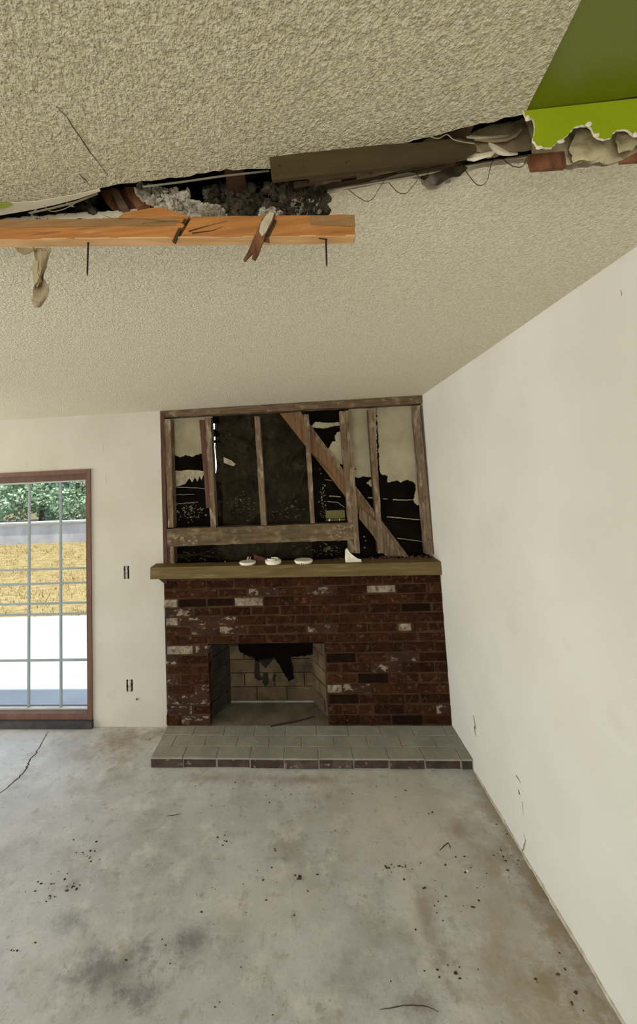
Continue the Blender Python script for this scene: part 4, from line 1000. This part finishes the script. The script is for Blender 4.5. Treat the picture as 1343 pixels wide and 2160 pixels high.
# hearth
he = empty('hearth', (-.07, 2.65, 0), 'low raised hearth of dusty grey bricks with a dark front row', 'hearth')
HY = 2.495; HX0 = -1.047
random.seed(51)
mb = MB(); mb.box(HX0+.012, XR-.001, HY+.006, FY+.004, 0, HZ-.0018); mb.build('mortar_bed', m_hmortar, he)
x = HX0; xs_ = []
while x < XR-.03:
    x2_ = min(x+.208, XR-.003); xs_.append((x, x2_)); x = x2_+.006
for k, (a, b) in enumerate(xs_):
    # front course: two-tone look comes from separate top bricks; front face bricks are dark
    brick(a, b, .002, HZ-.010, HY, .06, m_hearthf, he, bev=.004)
def flat_brick(x0, x1, y0, y1, z0, z1, m):
    j = lambda a: random.uniform(-a, a); bv = .003; dz = j(.0006)
    o = [(x0+j(.002), y0+j(.002)), (x1+j(.002), y0+j(.002)), (x1+j(.002), y1+j(.002)), (x0+j(.002), y1+j(.002))]
    tp = [(a+(bv if i in (0, 3) else -bv), b+(bv if i < 2 else -bv), z1+dz+j(.0006)) for i, (a, b) in enumerate(o)]
    vs = tp+[(a, b, z1+dz-bv*.6) for a, b in o]+[(a, b, z0) for a, b in o]; fs = [(0, 1, 2, 3), (8, 11, 10, 9)]
    for k in (0, 4):
        for i in range(4): fs.append((k+i, k+(i+1) % 4, k+4+(i+1) % 4, k+4+i))
    mesh('brick', vs, fs, m, he)
for r0, r1, sh in ((HY-.004, HY+.099, 0), (HY+.102, HY+.207, .5), (HY+.210, FY-.002, 0)):
    for a, b in xs_ if not sh else [(HX0, HX0+.10)]+[(a+.109, min(b+.109, XR-.003)) for a, b in xs_[:-1]]+[(xs_[-1][0]+.109, XR-.003)]:
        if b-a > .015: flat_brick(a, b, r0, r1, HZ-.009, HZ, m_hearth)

# ---------------------------------------------------------------- garden door
d = empty('door_1', (-2.5, YB+.05, 0), kind='structure'); 
x1o = -1.658; zt = 1.948
mb = MB()   # casing
mb.box(x1o-.034, x1o, YB-.012, YB+.05, .0, zt); mb.box(DX0-.03, x1o-.034, YB-.012, YB+.05, zt-.034, zt); mb.box(DX0-.03, DX0, YB-.012, YB+.05, 0, zt-.034)
mb.build('casing', m_frame, d)
m_fin = mat('inner_frame', (104, 74, 60), (88, 62, 50), (50, 50, 5), .6)
mb = MB(); mb.box(x1o-.052, x1o-.034, YB+.012, YB+.11, .06, zt-.034); mb.box(DX0, x1o-.052, YB+.012, YB+.11, zt-.082, zt-.034); mb.box(DX0, DX0+.03, YB+.012, YB+.11, .06, zt-.082)
mb.build('inner_frame', m_fin, d)
mb = MB(); mb.box(DX0, x1o-.034, YB-.004, YB+.11, .055, .098); mb.build('bottom_rail', m_frame, d)
mb = MB(); mb.box(DX0-.03, x1o+.004, YB-.03, YB+.12, .0, .055); mb.build('sill', m_sill, d)
GY = YB+.06; gx0, gx1, gz0, gz1 = DX0+.03, x1o-.052, .098, zt-.082
m_lite = mat('pale_glazing_edge', (196, 200, 192), (180, 184, 176), 10, .5)
mb = MB(); mb.box(gx1-.012, gx1, GY-.012, GY+.01, gz0, gz1); mb.box(gx0, gx1-.012, GY-.012, GY+.01, gz0, gz0+.012); mb.box(gx0, gx1-.012, GY-.012, GY+.01, gz1-.012, gz1); mb.build('glazing_bead', m_lite, d)
vx = [-2.216-.266*k for k in (4, 3, 2, 1, 0)]; vx = [x for x in vx if x > gx0+.05]+[-1.95]
hz = [.462, .814, .897, 1.052, 1.165, 1.522]
for x in vx: mb = MB(); mb.box(x-.0072, x+.0072, GY-.008, GY+.008, gz0+.012, gz1-.012); mb.build('muntin', m_munt, d)
for z in hz: mb = MB(); mb.box(gx0, gx1-.012, GY-.0075, GY+.0075, z-.0068, z+.0068); mb.build('muntin', m_munt, d)
X_ = [gx0]+vx+[gx1-.012]; Z_ = [gz0+.012]+hz+[gz1-.012]
for i in range(len(X_)-1):
    for j in range(len(Z_)-1):
        mb = MB(); mb.box(X_[i]+.002, X_[i+1]-.002, GY-.001, GY+.001, Z_[j]+.002, Z_[j+1]-.002); mb.build('pane', m_glass, d)

# ---------------------------------------------------------------- debris on the floor
random.seed(61); mb = MB()
cl = [(120, 1860, 45, 22, 16), (190, 1800, 24, 22, 16), (115, 1892, 14, 5, 6), (150, 1872, 10, 6, 6), (30, 2005, 14, 3, 5), (470, 1765, 12, 14, 8), (580, 1798, 5, 6, 2), (632, 1853, 3, 3, 2), (820, 1830, 16, 10, 14), (860, 1828, 18, 4, 6), (450, 1870, 8, 8, 4),
      (700, 1755, 20, 8, 4), (560, 1900, 90, 60, 14), (1000, 1860, 60, 60, 16), (1070, 1800, 30, 60, 14), (900, 1900, 30, 60, 10), (1180, 2060, 40, 60, 10), (700, 1680, 200, 20, 16), (500, 2050, 250, 80, 12), (910, 1715, 8, 3, 3), (440, 1660, 80, 12, 8), (960, 2060, 40, 30, 8)]
for x, y, sx, sy, n in cl:
    for k in range(n):
        px_, py_ = random.gauss(x, sx*.7), random.gauss(y, sy*.7)
        if py_ < 1632: continue
        q = P(px_, py_, 2, 0)
        if q.x > XR-.015: continue
        s = random.uniform(.0015, .0046); mb.blob((q.x, q.y, s*.25), s, k+x, (random.uniform(.8, 1.8), random.uniform(.6, 1.3), .5), 1, .9)
mb.build('dirt_crumbs', m_crumb, None, label='dark dirt crumbs scattered over the concrete floor', cat='dirt', kind='stuff')
mb = MB(); q = P(632, 1853, 2, 0); mb.blob(q+Vector((0, 0, .004)), .0085, 3, (1, 1, .7), 2, .5)
mb.build('pebble', m_crumb, None, label='small round dark pebble alone in the middle of the floor', cat='pebble')
mb = MB(); q = P(985, 1838, 2, 0); mb.blob(q+Vector((0, 0, .003)), .006, 5, (1, 1, .6), 1, .6)
mb.build('plaster_chip', m_white, None, label='tiny white plaster chip on the brown floor stain at the right', cat='chip')

# ---------------------------------------------------------------- garden
mb = MB(); mb.box(-16, 6, YB+.12, 5.43, -.15, -.03); mb.build('patio', m_concs, **ST)
mb = MB(); nx, ny = 60, 34; vs = []; fs = []
for j in range(ny+1):
    for i in range(nx+1):
        x = -16+22*i/nx; y = 5.40+4.2*j/ny; t = j/ny
        z = -.04+.50*(t**1.15)+.03*noise.noise(Vector((x*1.1, y*1.6, 0)))*min(1, t*6); vs.append((x, y, z))
        if i and j: k = j*(nx+1)+i; fs.append((k-nx-2, k-nx-1, k, k-1))
sl = mesh('ground', vs, fs, m_grass, None, smooth=True, **ST)
random.seed(71); vs = []; fs = []
for k in range(16000):
    x = random.uniform(-10, -.5); y = random.uniform(5.45, 9.38); t = (y-5.4)/4.2
    z = -.05+.50*(t**1.15)+.03*noise.noise(Vector((x*1.1, y*1.6, 0)))
    h = random.uniform(.02, .085)*(1 if noise.noise(Vector((x*1.5, y*2.2, 5))) > -.1 else .45); a = random.uniform(0, PI); w_ = random.uniform(.004, .012); dx, dy = math.cos(a)*w_, math.sin(a)*w_
    lx, ly = random.uniform(-.04, .04), random.uniform(-.04, .04); n = len(vs)
    vs += [(x-dx, y-dy, z), (x+dx, y+dy, z), (x+lx, y+ly, z+h)]; fs.append((n, n+1, n+2))
mesh('dry_grass', vs, fs, m_blade, None, label='dry golden grass on the garden slope beyond the patio', cat='grass', kind='stuff')
mb = MB(); mb.box(-16, 6, 9.5, 9.75, 0, .93); mb.box(-16, 6, 9.46, 9.80, .93, .99)
rw = mb.build('garden_wall', m_retw, None, label='low grey retaining wall behind the dry grass slope', cat='garden wall')
mb = MB(); mb.box(-20, 10, 9.75, 22, 0, .85); mb.build('ground', m_soil, **ST)
def tree(x, y, h, rx, rz, label, n, seed, name='tree'):
    random.seed(seed); r = empty(name, (x, y, .85), label, 'tree', 'trees behind the garden wall')
    mb = MB(); mb.tube([(x, y, .85), (x+.1, y, .85+h*.4), (x-.05, y+.1, .85+h*.7)], .09, 8, .04)
    for k in range(5):
        a = random.uniform(0, 2*PI); mb.tube([(x+.05, y, .85+h*.35), (x+math.cos(a)*rx*.6, y+math.sin(a)*rx*.4, .85+h*random.uniform(.5, .85))], .035, 6, .012)
    mb.build('trunk', m_bark, r)
    vs = []; fs = []; cs = [(x+random.uniform(-rx, rx)*.75, y+random.uniform(-rx, rx)*.4, .85+h*random.uniform(.05, .95), random.uniform(.25, .55)) for _ in range(20)]
    for k in range(n):
        c = random.choice(cs); v = Vector([random.gauss(0, 1) for _ in range(3)]).normalized()*c[3]*random.uniform(.7, 1.1)
        p = Vector(c[:3])+v
        if p.z < .9: continue
        u = Vector([random.gauss(0, 1) for _ in range(3)]).normalized(); t = u.orthogonal(); s = random.uniform(.03, .07); m_ = len(vs)
        vs += [p-u*s, p+t*s*.5, p+u*s, p-t*s*.5]; fs.append((m_, m_+1, m_+2, m_+3))
    o = mesh('foliage', vs, fs, m_leaf, r, kind='stuff')
ly = ['bushy green tree behind the garden wall, at the left edge of the door view', 'bushy green tree behind the garden wall, seen through the left glass column', 'dense green tree behind the garden wall, seen through the middle glass column', 'pale sunlit green tree behind the garden wall, seen through the right glass column', 'green tree beyond the garden wall hidden by the right door frame']
for i, (x, y, h, rx) in enumerate(((-11.2, 11.6, 2.6, 1.3), (-9.6, 11.2, 2.7, 1.3), (-8.2, 11.5, 2.7, 1.2), (-6.9, 11.2, 2.1, 1.1), (-5.6, 11.6, 1.5, 1.0))):
    tree(x, y, h, rx, h, ly[i], 6500, 80+i)
